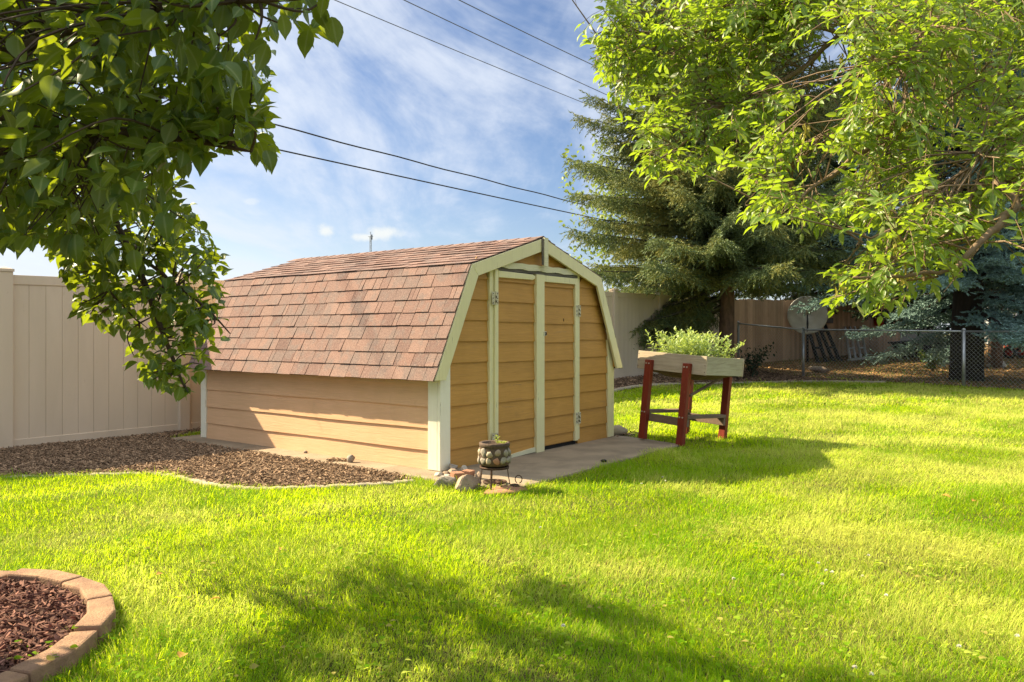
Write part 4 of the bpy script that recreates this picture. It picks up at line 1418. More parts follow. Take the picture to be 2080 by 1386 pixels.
# ------------------------------------------------------------------ pot on its stand, stones at the shed corner
def build_pot():
    X, Y = -0.135, 6.06
    root = thing('stone_pot', 'round pebble covered pot on a thin rusty tripod in front of the shed door', 'plant pot', (X, Y, 0.02))
    prof = [(0.0, 0.168), (0.085, 0.168), (0.108, 0.178), (0.118, 0.20), (0.122, 0.25), (0.119, 0.295), (0.112, 0.318), (0.118, 0.322), (0.118, 0.345), (0.110, 0.350), (0.092, 0.346), (0.086, 0.32), (0.0, 0.315)]
    MB().lathe(prof, 36, wob=0.012).build('bowl', M['pot'], root, True)
    g = np.random.default_rng(2)
    k = 0
    for row, zc in enumerate((0.219, 0.276)):
        n = (13, 12)[row]
        for i in range(n):
            a = (i + 0.5 * (row % 2) + g.uniform(-.1, .1)) * 2 * np.pi / n
            rr = 0.1175
            w, h = g.uniform(.021, .029), g.uniform(.022, .029)
            mb = MB().blob((0, 0, 0), (w * 1.25, 0.015, h * 1.25), 100 + k, 0, 0.04, 16, 10, 9, .6, .85)
            k += 1
            mb.build('pebble', M[('pebble', 'rock', 'rock_grey', 'brick', 'rock_grey', 'pebble')[int(g.integers(0, 6))]], root, True,
                     (rr * math.cos(a), rr * math.sin(a), zc + g.uniform(-.004, .004)), (g.normal(0, .05), g.normal(0, .2), a - math.pi / 2))
    MB().lathe([(0.088, 0.315), (0.05, 0.322), (0, 0.325)], 20).build('potting_soil', M['mulch_soil'], root, True)
    st = MB()
    st.lathe([(0.100, 0.150), (0.112, 0.150), (0.114, 0.166), (0.100, 0.1665), (0.100, 0.150)], 30)
    st.build('stand_ring', M['iron'], root, True)
    for a in (R(-100), R(25), R(150)):
        ca, sa = math.cos(a), math.sin(a)
        w = 0.009 if a == R(-100) else 0.004
        MB().tube([(0.108 * ca, 0.108 * sa, 0.16), (0.118 * ca, 0.118 * sa, 0.08), (0.135 * ca, 0.135 * sa, 0.0)], w, 6).build('leg', M['iron'], root)
    # seedlings
    s = thing('seedling', 'two bright yellow green seedlings sprouting from the pebble pot', 'plant', (X, Y, 0.34))
    O, D, SC = [], [], []
    stem = MB()
    for (x, y, h, n) in ((0.02, -0.01, 0.085, 8), (0.055, 0.0, 0.035, 6), (0.075, 0.01, 0.03, 6), (0.03, 0.03, 0.03, 5)):
        stem.tube([(x, y, -0.02), (x + .004, y, h * .5), (x, y, h)], 0.0022, 5)
        for i in range(n):
            an = i * 2.4
            t = 0.45 + 0.55 * i / n
            O.append((x, y, h * t))
            D.append((math.cos(an), math.sin(an), .35))
            SC.append((0.019, 0.036, .03))
    r, u, d = basis(np.array(D))
    tv = np.array([[0, 0, 0], [-.5, .4, .1], [0, .45, 0], [.5, .4, .1], [0, 1, -.1]], float)
    tf = [np.array([[0, 2, 1], [0, 3, 2], [1, 2, 4], [2, 3, 4]])]
    V, F = scatter(tv, tf, np.array(O), r, u, d, np.array(SC))
    MB().add(V, F).build('leaves', M['seedling'], s, True)
    stem.build('stem', M['seedling'], s)
    # rusty trivet and loop lying below
    t = thing('iron_trivet', 'rusty scrolled iron trivet lying under the pebble pot', 'trivet', (X + 0.0, Y + 0.16, 0.024))
    mb = MB()
    for cx, cy, r_ in ((0, 0, .09), (-.05, .0, .03), (.05, 0, .03), (0, .05, .03), (0, -.05, .03), (0, 0, .02)):
        a = np.linspace(0, 2 * np.pi, 21)
        mb.tube(np.stack([cx + r_ * np.cos(a), cy + r_ * np.sin(a), 0.012 + 0 * a], -1), 0.007, 6)
    mb.build('scrollwork', M['iron'], t, True)
    fe = MB()
    for an in (0.5, 2.6, 4.7):
        fe.tube([(.09 * math.cos(an), .09 * math.sin(an), -.002), (.09 * math.cos(an), .09 * math.sin(an), .012)], .006, 6)
    fe.build('feet', M['iron'], t)
    t = thing('iron_hook', 'small rusty iron hook with a loop standing right of the pot legs', 'hook', (0.02, 6.02, 0.022))
    a = np.linspace(-1.2, 4.2, 16)
    MB().tube(np.stack([0.03 + .026 * np.cos(a), 0 * a, .07 + .03 * np.sin(a)], -1), 0.004, 6).build('loop', M['iron'], t, True)
    MB().lathe([(0.0, 0), (.04, 0), (.045, .015), (.03, .032), (0, .036)], 14).build('base', M['iron'], t, True)
    # a flat flagstone and pot shards in the grass edge
    tag(MB().blob((0, 0, 0.0), (0.21, 0.13, 0.03), 44, .4, .06, 14, 8).build('flagstone', M['brick'], None, True, (-0.06, 5.95, 0.02), (0, 0, .35)),
        'flat reddish flagstone under the tripod legs at the lawn edge', 'stone')
    # stones at the corner: (pixel x, pixel y, radii, material, label)
    rocks = [
        (905, 992, (.115, .075, .060), 'rock_grey', 'low grey stone at the lawn edge below the white corner post'),
        (951, 999, (.135, .080, .072), 'rock', 'large angular tan stone left of the pot, biggest of the pile'),
        (921, 962, (.068, .05, .055), 'rock_grey', 'dark rounded stone highest in the pile against the siding'),
        (918, 970, (.06, .05, .04), 'rock', 'smooth tan stone below the dark top stone of the pile'),
        (893, 972, (.05, .04, .035), 'rock_pale', 'small pale stone touching the foot of the white corner post'),
        (906, 972, (.045, .04, .035), 'rock', 'small brown stone between the corner post and the brick'),
        (909, 980, (.05, .04, .035), 'rock_pale', 'mossy pale stone left of the broken brick'),
        (943, 963, (.045, .04, .04), 'rock_pale', 'small pale stone behind the broken brick'),
        (950, 970, (.045, .035, .035), 'rock', 'small tan stone right behind the broken brick'),
        (972, 978, (.05, .03, .05), 'rock', 'upright narrow tan stone beside the tripod leg'),
    ]
    for i, (px, py, r_, m, lab) in enumerate(rocks):
        x, y, z = G(px, py)
        tag(MB().blob((0, 0, r_[2] * .75), r_, 60 + i, .25, .05, 26, 17, 13, .55, .85).build('rock', M[m], None, False, (x, y, z + .005), (0, 0, i * .9)), lab, 'stone')
    for px, py, rot, lab in ((928, 982, .5, 'broken red brick in the stone pile, left half'), (950, 978, 1.2, 'broken red brick in the stone pile, right half')):
        x, y, z = G(px, py)
        o = MB().box(-.045, .05, -.04, .04, 0, .07).build('brick', M['brick'], None, False, (x, y, z + .02), (.06, .04, rot))
        bevel(o, .005)
        tag(o, lab, 'brick')
    x, y, z = G(713, 944)
    tag(MB().blob((0, 0, .03), (.04, .035, .042), 90, .1, .08, 12, 8).build('rock', M['rock_grey'], None, True, (x, y, .022)), 'single grey stone on the concrete along the sunlit side wall', 'stone')
    x, y, z = G(621, 925)
    tag(MB().blob((0, 0, .012), (.022, .018, .016), 91, .1, .08).build('rock', M['rock'], None, True, (x, y, .022)), 'tiny tan stone on the concrete near the fence shadow on the side wall', 'stone')
    x, y, z = G(1226, 944)
    tag(MB().blob((0, 0, .01), (.035, .02, .016), 92, .1, .1).build('bark_piece', M['dark_bark'], None, True, (x, y, .022), (0, 0, .4)), 'dark scrap of bark on the concrete in front of the shed', 'bark')
    x, y, z = G(1256, 884)
    tag(MB().blob((0, 0, .05), (.16, .1, .07), 93, .3, .06, 14, 9).build('edging_stone', M['curb'], None, True, (x, y, z), (0, 0, .6)), 'pale rounded edging stone between the shed and the red legs', 'stone')
    x, y, z = G(690, 941)
    mb = chips(90, [(x - .12, y - .05), (x + .1, y - .06), (x + .1, y + .05), (x - .1, y + .06)], 'dirt_scraps', M['chip'], (.03, .009, .003), .022, seed=14)
    tag(mb, 'small heap of bark scraps on the concrete beside the grey stone', 'bark scraps', kind='stuff')


build_pot()


# ------------------------------------------------------------------ edging ring round the apple tree
def build_ring():
    n = 14
    g = np.random.default_rng(4)
    mbs = []
    root = thing('edging_ring', 'ring of terracotta edging blocks around the tree at lower left', 'garden edging', (RING_C[0], RING_C[1], 0))
    ro, ri = RING_R, RING_R - 0.100
    a0 = R(8)
    for i in range(n):
        s = a0 + i * 2 * math.pi / n
        e = s + 2 * math.pi / n - 0.014
        h = 0.078 + g.uniform(-.010, .010)
        rad = g.uniform(-.012, .012)
        V = []
        for z in (-.03, h):
            for (r_, a) in ((ri, s), (ro, s), (ro * 1.012, (s + e) / 2), (ro, e), (ri, e), (ri * 1.008, (s + e) / 2)):
                V.append(((r_ + rad) * math.cos(a), (r_ + rad) * math.sin(a), z + (g.normal(0, .002) if z > 0 else 0)))
        mb = MB().add(V, [np.array([[j, (j + 1) % 6, 6 + (j + 1) % 6, 6 + j] for j in range(6)]), np.arange(6)[::-1].copy(), np.arange(6) + 6])
        bevel(mb.build('edging_block', M['paver'], root), .009, 2)
    # mulch inside
    a = np.linspace(0, 2 * np.pi, 41)[:-1]
    V = [(RING_C[0], RING_C[1], .055)] + [(RING_C[0] + .775 * math.cos(t), RING_C[1] + .775 * math.sin(t), .040) for t in a]
    F = [[0, 1 + i, 1 + (i + 1) % 40] for i in range(40)]
    tag(MB().add(V, [np.array(F)]).build('tree_ring_soil', M['red_soil'], smooth=True), kind='structure')
    poly = [(RING_C[0] + .75 * math.cos(t), RING_C[1] + .75 * math.sin(t)) for t in a]
    tag(chips(8500, poly, 'red_bark_mulch', M['red_chip'], (.036, .0085, .003), .0, zfun=lambda x, y: 0 * x + .052, seed=6, tilt=.45), label='reddish bark mulch inside the terracotta edging ring', cat='mulch', kind='stuff')


build_ring()


# ------------------------------------------------------------------ trees
APPLE = (-2.42, 2.90)


def curve(pts, n=10):
    pts = np.asarray(pts, float)
    out = []
    for i in range(len(pts) - 1):
        p0, p1, p2, p3 = pts[max(i - 1, 0)], pts[i], pts[i + 1], pts[min(i + 2, len(pts) - 1)]
        for t in np.arange(n) / n:
            out.append(0.5 * (2 * p1 + (p2 - p0) * t + (2 * p0 - 5 * p1 + 4 * p2 - p3) * t * t + (3 * p1 - p0 - 3 * p2 + p3) * t ** 3))
    out.append(pts[-1])
    return np.array(out)


def leaf_shape(widths, fold=.16, droop=.24):
    """one leaf: outline from (position, half width) pairs, folded along the midrib and drooping to its tip"""
    V, T, Q = [[0, 0, 0]], [], []
    for t, w in widths:
        z = -droop * t ** 2.2
        V += [[-w, t - .03, z + fold * w], [0, t, z], [w, t - .03, z + fold * w]]
    V.append([.02, 1.0, -droop])
    n = len(widths)
    T += [[0, 2, 1], [0, 3, 2], [3 * n - 2, 3 * n - 1, 3 * n + 1], [3 * n - 1, 3 * n, 3 * n + 1]]
    for i in range(n - 1):
        a = 1 + 3 * i
        Q += [[a, a + 1, a + 4, a + 3], [a + 1, a + 2, a + 5, a + 4]]
    return np.array(V, float), [np.array(T), np.array(Q)]


LEAF_V, LEAF_F = leaf_shape([(.08, .20), (.22, .38), (.40, .48), (.58, .45), (.74, .31), (.88, .13)])
SLIM_V = np.array([[0, 0, 0], [-.48, .3, .07], [0, .32, 0], [.48, .3, .07], [-.42, .62, .06], [0, .64, -.02], [.42, .62, .06], [0, 1.0, -.09]], float)
SLIM_F = [np.array([[0, 2, 1], [0, 3, 2], [4, 5, 7], [5, 6, 7]]), np.array([[1, 2, 5, 4], [2, 3, 6, 5]])]


def nearest_on(paths, p):
    best = None
    for path in paths:
        d = np.linalg.norm(path - p, axis=1)
        i = int(d.argmin())
        if best is None or d[i] < best[0]:
            best = (d[i], path[i])
    return best[1]


# outline of the apple crown as the photo shows it, used to keep stray twigs inside the crown's real volume
APPLE_PX = [(-900, -1200), (760, -1200), (735, -40), (705, 25), (640, 75), (555, 60), (540, 190), (552, 300), (545, 345), (470, 290), (420, 330), (345, 335), (375, 400),
            (420, 470), (468, 540), (445, 600), (452, 690), (425, 720), (395, 800), (345, 795), (285, 770), (262, 690), (165, 640), (135, 560), (85, 495), (40, 490), (0, 500), (-900, 620)]


def build_apple():
    bx, by = APPLE
    root = thing('apple_tree', 'apple tree with broad dark leaves hanging in at upper left', 'tree', (bx, by, 0.0))
    base = np.array([bx, by, 0.0])
    g = np.random.default_rng(17)
    trunk = curve([(bx, by, 0), (bx - .03, by + .02, .5), (bx + .02, by, 1.0), (bx - .02, by + .05, 1.55)], 6)
    mb = MB().tube(trunk - base, np.linspace(.085, .065, len(trunk)), 12)
    mb.build('trunk', M['bark'], root, True)
    limbs = [
        [(bx, by, 1.45), (-1.95, 2.75, 1.95), (-1.65, 2.95, 1.85), (-1.48, 3.08, 1.5), (-1.36, 3.1, 1.18), (-1.28, 3.1, .98)],
        [(bx, by, 1.5), (-1.9, 2.6, 1.95), (-1.3, 2.2, 2.02), (-.85, 1.9, 1.98), (-.42, 1.65, 1.9)],
        [(bx, by, 1.35), (-1.9, 2.6, 1.70), (-1.3, 2.3, 1.78), (-.9, 2.1, 1.72), (-.66, 2.0, 1.66)],
        [(bx, by, 1.5), (-2.0, 2.7, 2.2), (-1.5, 2.4, 2.55), (-1.0, 2.1, 2.6)],
        [(bx, by, 1.55), (-2.4, 3.1, 2.3), (-2.3, 3.3, 3.0), (-2.2, 3.3, 3.5)],
        [(bx, by, 1.5), (-2.7, 3.4, 1.9), (-2.8, 4.0, 2.1), (-2.7, 4.5, 1.9)],
        [(bx, by, 1.4), (-2.0, 3.4, 1.8), (-1.8, 3.8, 1.9), (-1.75, 4.1, 1.75)],
        [(bx, by, 1.5), (-3.0, 2.8, 2.1), (-3.6, 2.8, 2.4)],
        [(bx, by, 1.5), (-2.3, 2.3, 2.1), (-2.0, 1.6, 2.3), (-1.7, 1.2, 2.2)],
        [(-1.62, 2.95, 1.84), (-1.66, 3.0, 1.62), (-1.60, 3.06, 1.42), (-1.46, 3.1, 1.24)],
        [(-1.50, 3.06, 1.55), (-1.36, 3.12, 1.42), (-1.22, 3.16, 1.30), (-1.14, 3.2, 1.20)],
    ]
    paths = [curve(l, 8) for l in limbs]
    for p in paths:
        MB().tube(p - base, (.026 if p[0][0] < -2 else .006) * np.linspace(1, .0, len(p)) ** .8 + .0022, 7).build('branch', M['dark_twig'], root, True)
    # twig ends through the crown
    n = 30000
    P = np.stack([g.uniform(-4.4, -.1, n), g.uniform(1.0, 5.0, n), g.uniform(.85, 4.0, n)], -1)

    def ell(c, r):
        return (((P - np.array(c)) / np.array(r)) ** 2).sum(1) < 1
    main = ell((-2.35, 3.0, 2.45), (1.95, 1.8, 1.15)) | ell((-1.0, 2.0, 2.05), (.85, .65, .55)) | ell((-1.2, 2.3, 1.72), (.62, .5, .34)) | ell((-2.6, 4.2, 1.75), (.7, .7, .5))
    main |= ell((-1.75, 2.5, 1.75), (.6, .6, .42))
    hang = np.zeros(n, bool)
    for q, rr in zip(paths[0][18:], np.linspace(.36, .17, len(paths[0]) - 18)):
        hang |= np.linalg.norm(P - q, axis=1) < rr
    px = to_px(P)
    inside = inpoly(px, APPLE_PX)
    infr = (px[:, 0] > -40) & (px[:, 1] > -60)
    sh = P[:, :2] + SUN_DIR * (P[:, 2] / math.tan(SUN_EL))[:, None]
    shade_ok = (sh[:, 1] + .86 * sh[:, 0]) < 3.74 + 0.22 * np.sin(sh[:, 0] * 5.0) + 0.12 * np.sin(sh[:, 0] * 13)
    shade_ok &= (((sh - np.array([-1.38, 3.15])) / np.array([.42, .42])) ** 2).sum(1) > 1
    shade_ok &= ((((sh - np.array([.04, 2.54])) / np.array([.80, .38])) ** 2).sum(1) > 1) | (g.random(n) < .08)
    pat = np.sin(sh[:, 0] * 5.3 + 2 * np.sin(sh[:, 1] * 3.9)) * np.sin(sh[:, 1] * 6.1 + 1.7 * np.sin(sh[:, 0] * 3.3))
    shade_ok &= (pat < .42) | (g.random(n) < .06)
    dist = np.linalg.norm(P - np.array([0, 0, EYE]), axis=1)
    ok = main & shade_ok & (inside | ~infr) & (dist > 1.55) & ~(infr & (px[:, 1] > 520))
    # thin the unseen far side, keep the visible part dense
    vis = infr & (px[:, 0] < 760)
    keep = (ok & ((vis & (g.random(n) < .72)) | (~vis & (g.random(n) < .50)))) | (hang & inside & (g.random(n) < .16))
    C = P[keep]
    # extra ends along the hanging branch
    ex = []
    for q, rr in zip(paths[0][17:], np.linspace(.38, .15, len(paths[0]) - 17)):
        for _ in range(6):
            ex.append(q + g.normal(0, rr * .62, 3))
    for pth, sd in ((paths[9], .13), (paths[10], .12)):
        for q in pth[8:]:
            for _ in range(3):
                ex.append(q + g.normal(0, sd, 3))
    for q, sd in (((-1.74, 3.05, 1.50), .10), ((-1.66, 3.08, 1.36), .09), ((-1.55, 3.1, 1.24), .09), ((-1.82, 3.0, 1.62), .10)):
        for _ in range(9):
            ex.append(np.array(q) + g.normal(0, sd, 3))
    for pth in (paths[1], paths[2], paths[3], paths[8]):
        for q in pth[14:]:
            for _ in range(5):
                ex.append(q + g.normal(0, .10, 3))
    ex = np.array(ex)
    ex = ex[inpoly(to_px(ex), APPLE_PX)]
    C = np.concatenate([C, ex])
    tw = MB()
    O, D, U, SC = [], [], [], []
    cpts = np.concatenate(paths)
    for c in C:
        dd = np.linalg.norm(cpts - c, axis=1)
        a = cpts[int(dd.argmin())]
        v = c - a
        L = np.linalg.norm(v) + 1e-6
        if L > .08 and L < .62 and g.random() < .7:
            mid = (a + c) / 2 + g.normal(0, .06, 3) * L * 2 + np.array([0, 0, .10 * L])
            chk = np.array([a * .75 + c * .25, mid, a * .25 + c * .75])
            pc = to_px(chk)
            if (inpoly(pc, APPLE_PX) | (pc[:, 0] < -20) | (pc[:, 1] < -20)).all():
                tw.tube(curve([a, mid, c], 4) - base, np.linspace(.0045, .0014, 9), 4, cap=False)
        out = v / L
        for i in range(int(g.integers(5, 9))):
            dv = out * .5 + g.normal(0, .62, 3)
            dv[2] -= .28
            O.append(c + g.normal(0, .035, 3))
            D.append(dv)
            up = np.array([g.normal(0, .55), g.normal(0, .55), 1.0])
            U.append(up)
            s = g.uniform(.040, .076) if c[1] < 2.6 else g.uniform(.036, .066)
            SC.append((s * g.uniform(.55, .72), s, s * g.uniform(.5, 1.9)))
    O = np.array(O)
    p = to_px(O)
    okl = inpoly(p, APPLE_PX) | (p[:, 0] < -20) | (p[:, 1] < -20)
    O, D, U, SC = O[okl], np.array(D)[okl], np.array(U)[okl], np.array(SC)[okl]
    r, u, d = basis(D, U)
    V, F = scatter(LEAF_V, LEAF_F, O - base, r, u, d, SC)
    MB().add(V, F).build('crown', M['apple_leaf'], root, True, rib=(np.abs(LEAF_V[:, 0]) < .03))
    tw.build('twigs', M['dark_twig'], root)
    print('apple leaves', len(O))
    for (px_, py_, Y) in ((250, 602, 2.95), (222, 612, 2.97), (248, 634, 2.95), (305, 555, 2.95)):
        c = np.array([(px_ - CX) / F_PX * Y, Y, EYE - (py_ - HY) / F_PX * Y])
        MB().lathe([(0, -.013), (.012, -.012), (.018, -.002), (.017, .008), (.010, .014), (0, .011)], 14).build('apple', M['green_apple'], root, True, tuple(c - base))


build_apple()

ASH_PX = [(1290, -900), (1215, -60), (1185, 60), (1205, 120), (1228, 190), (1262, 235), (1275, 330), (1330, 380), (1420, 350), (1500, 400), (1530, 440), (1620, 470), (1690, 500), (1680, 610), (1790, 628), (1900, 612), (1990, 560), (2040, 470), (2110, 470), (2600, 600), (3600, 500), (3600, -900)]
ASH_GAPS = [[(1640, 60), (1715, 40), (1735, 150), (1700, 270), (1640, 310), (1600, 230)], [(1590, 330), (1650, 300), (1760, 310), (1700, 385), (1600, 420)], [(1890, 330), (2010, 300), (2000, 390), (1900, 420)],
            [(1420, 340), (1500, 320), (1540, 400), (1500, 440)], [(1530, 455), (1660, 445), (1780, 470), (1740, 540), (1600, 520)], [(1960, 490), (2110, 440), (2110, 640), (1930, 640)], [(1790, 540), (1900, 500), (1930, 560), (1820, 580)],
            [(1560, 110), (1640, 60), (1640, 140), (1580, 190)], [(1780, 150), (1850, 130), (1870, 200), (1790, 230)]]


def build_ash():
    bx, by = 5.3, 5.2
    root = thing('ash_tree', 'ash tree with bright yellow green leaflets and seed bunches hanging in at upper right', 'tree', (bx, by, 0))
    base = np.array([bx, by, 0.0])
    g = np.random.default_rng(23)
    tp = curve([(bx, by, -.05), (bx + .05, by, 1.2), (bx - .05, by + .1, 2.6), (bx, by, 4.2), (bx + .1, by, 6.0)], 6)
    MB().tube(tp - base, np.linspace(.19, .06, len(tp)), 14).build('trunk', M['bark'], root, True)

    def at(px, py, Y):
        return ((px - CX) / F_PX * Y, Y, EYE - (py - HY) / F_PX * Y)
    limbs = [
        [(bx, by, 3.0), (3.6, 5.0, 3.6), at(1800, 20, 4.8), at(1600, 150, 4.7), at(1450, 240, 4.7), at(1300, 330, 4.6)],
        [(bx, by, 3.3), (3.8, 5.2, 4.0), at(1700, -60, 5.0), at(1500, 60, 5.0), at(1320, 90, 5.0), at(1210, 70, 5.0)],
        [(bx, by, 2.6), (3.8, 4.6, 3.0), at(2060, 120, 4.0), at(1900, 220, 3.7), at(1760, 300, 3.6), at(1640, 390, 3.6), at(1540, 415, 3.6)],
        [(bx, by, 2.4), (3.8, 4.2, 2.6), at(2070, 260, 3.5), at(1960, 350, 3.3), at(1850, 440, 3.2), at(1740, 500, 3.2)],
        [(bx, by, 2.2), (3.6, 4.0, 2.3), at(2080, 330, 3.3), at(2050, 440, 3.1), at(1960, 520, 3.0), at(1880, 570, 3.0), at(1700, 575, 3.0)],
        [(bx, by, 3.4), (3.9, 4.4, 3.6), at(2000, -40, 3.9), at(1850, 90, 3.6), at(1750, 150, 3.5)],
        [(bx, by, 2.8), (3.7, 4.6, 3.2), at(1950, 40, 4.4), at(1780, 60, 4.5), at(1640, 20, 4.6), at(1500, -30, 4.7)],
        [(bx, by, 3.6), (4.0, 5.5, 4.4), (2.8, 5.4, 4.6), (1.6, 5.3, 4.4)],
        [(bx, by, 3.6), (6.4, 5.5, 4.4), (7.4, 5.6, 4.8)],
        [(bx, by, 3.4), (5.5, 6.6, 4.2), (5.6, 7.6, 4.6)],
        [(bx, by, 3.4), (5.3, 4.0, 4.0), (5.0, 3.0, 4.2)],
        [(bx, by, 3.0), (3.9, 4.9, 3.5), at(1880, 100, 4.9), at(1740, 230, 5.2), at(1600, 330, 5.4), at(1530, 380, 5.5)],
    ]
    paths = [curve(l, 9) for l in limbs]
    for p in paths:
        q = p + np.cumsum(g.normal(0, .006, p.shape), 0)
        q[0] = p[0]
        MB().tube(q - base, np.linspace(.028, .004, len(q)), 7).build('branch', M['twig'], root, True)
    # twigs leave the limbs and carry compound leaves
    tw = MB()
    LO, LD, LU, LS = [], [], [], []
    SEED = []

    def compound(o, v):
        v = v / np.linalg.norm(v)
        L = g.uniform(.11, .17)
        npair = int(g.integers(2, 4))
        side = np.cross(v, [0, 0, 1.0])
        side /= np.linalg.norm(side) + 1e-9
        side = side + g.normal(0, .25, 3)
        upv = np.cross(side, v)
        if upv[2] < 0:
            upv = -upv
        upv = upv + g.normal(0, .35, 3)
        ends = o + v * L + np.array([0, 0, -L * L * .9])
        for k in range(npair):
            t = .38 + .5 * k / max(1, npair - 1) if npair > 1 else .6
            q = o + (ends - o) * t
            for s in (-1, 1):
                dv = v * .62 + side * s * .85 + np.array([0, 0, -.28]) + g.normal(0, .13, 3)
                sz = g.uniform(.034, .058) * (1.18 if o[1] > 4 else 1.0)
                LO.append(q)
                LD.append(dv)
                LU.append(upv + g.normal(0, .2, 3))
                LS.append((sz * g.uniform(.36, .46), sz, sz))
        sz = g.uniform(.044, .066) * (1.18 if o[1] > 4 else 1.0)
        LO.append(ends)
        LD.append(v + np.array([0, 0, -.35]) + g.normal(0, .1, 3))
        LU.append(upv)
        LS.append((sz * .42, sz, sz))
        tw.tube(np.array([o, o + (ends - o) * .5 + [0, 0, .01], ends]) - base, .0014, 3, cap=False)

    def px1(p):
        return to_px(np.asarray(p)[None])[0]

    def allowed(p, soft=0.0):
        if p[1] < .5:
            return False
        q = px1(p)
        vis = 0 < q[0] < 2080 and -20 < q[1] < 1386
        if not vis:
            return q[1] < 560
        if not inpoly(q[None], ASH_PX)[0]:
            return False
        for gp in ASH_GAPS:
            if inpoly(q[None], gp)[0] and g.random() < .93:
                return False
        return True
    for li, p in enumerate(paths):
        n = len(p)
        dens = 128 if li < 7 or li == 11 else 46
        for k in range(dens):
            u = g.uniform(.05, 1.0) ** .8
            i = min(n - 2, int(u * (n - 1)))
            o = p[i] + (p[i + 1] - p[i]) * g.random()
            ax = p[i + 1] - p[i]
            ax /= np.linalg.norm(ax)
            v = ax * .55 + g.normal(0, .62, 3)
            v[2] -= .12
            v /= np.linalg.norm(v)
            L = g.uniform(.22, .62)
            e = o + v * L + np.array([0, 0, -.18 * L])
            if not allowed(e):
                continue
            m = (o + e) / 2 + np.array([0, 0, .04 * L]) + g.normal(0, .015, 3)
            tw.tube(np.array([o, m, e]) - base, [.005, .0036, .002], 4, cap=False)
            nl = int(g.integers(6, 11))
            for j in range(nl):
                t = .25 + .75 * (j + 1) / nl
                q = o * (1 - t) ** 2 + 2 * m * t * (1 - t) + e * t * t
                dv = v * .5 + g.normal(0, .6, 3)
                dv[2] -= .18
                if allowed(q + dv / np.linalg.norm(dv) * .12):
                    compound(q, dv)
            if g.random() < .16 and o[1] < 5:
                SEED.append(o * .3 + e * .7)
    O = np.array(LO)
    r, u, d = basis(np.array(LD), np.array(LU))
    V, F = scatter(SLIM_V, SLIM_F, O - base, r, u, d, np.array(LS))
    MB().add(V, F).build('crown', M['ash_leaf'], root, True, rib=(np.abs(SLIM_V[:, 0]) < .03))
    tw.build('twigs', M['twig'], root)
    print('ash leaflets', len(O), 'seeds', len(SEED))
    tv = np.array([[0, 0, 0], [-.5, .35, .1], [.5, .35, .1], [-.45, .8, .05], [.45, .8, .05], [0, 1, 0]], float)
    tf = [np.array([[0, 2, 1], [3, 4, 5]]), np.array([[1, 2, 4, 3]])]
    for s in SEED[:60]:
        n = 20
        o = s + g.normal(0, .009, (n, 3)) + np.stack([0 * g.random(n), 0 * g.random(n), -g.uniform(0, .06, n)], -1)
        dv = np.stack([g.normal(0, .35, n), g.normal(0, .35, n), -np.ones(n)], -1)
        r, u, d = basis(dv, g.normal(0, 1, (n, 3)))
        V, F = scatter(tv, tf, o - s, r, u, d, np.stack([np.full(n, .0075), g.uniform(.028, .04, n), np.full(n, .02)], -1))
        MB().add(V, F).build('seed_bunch', M['samara'], root, False, tuple(s - base))


build_ash()


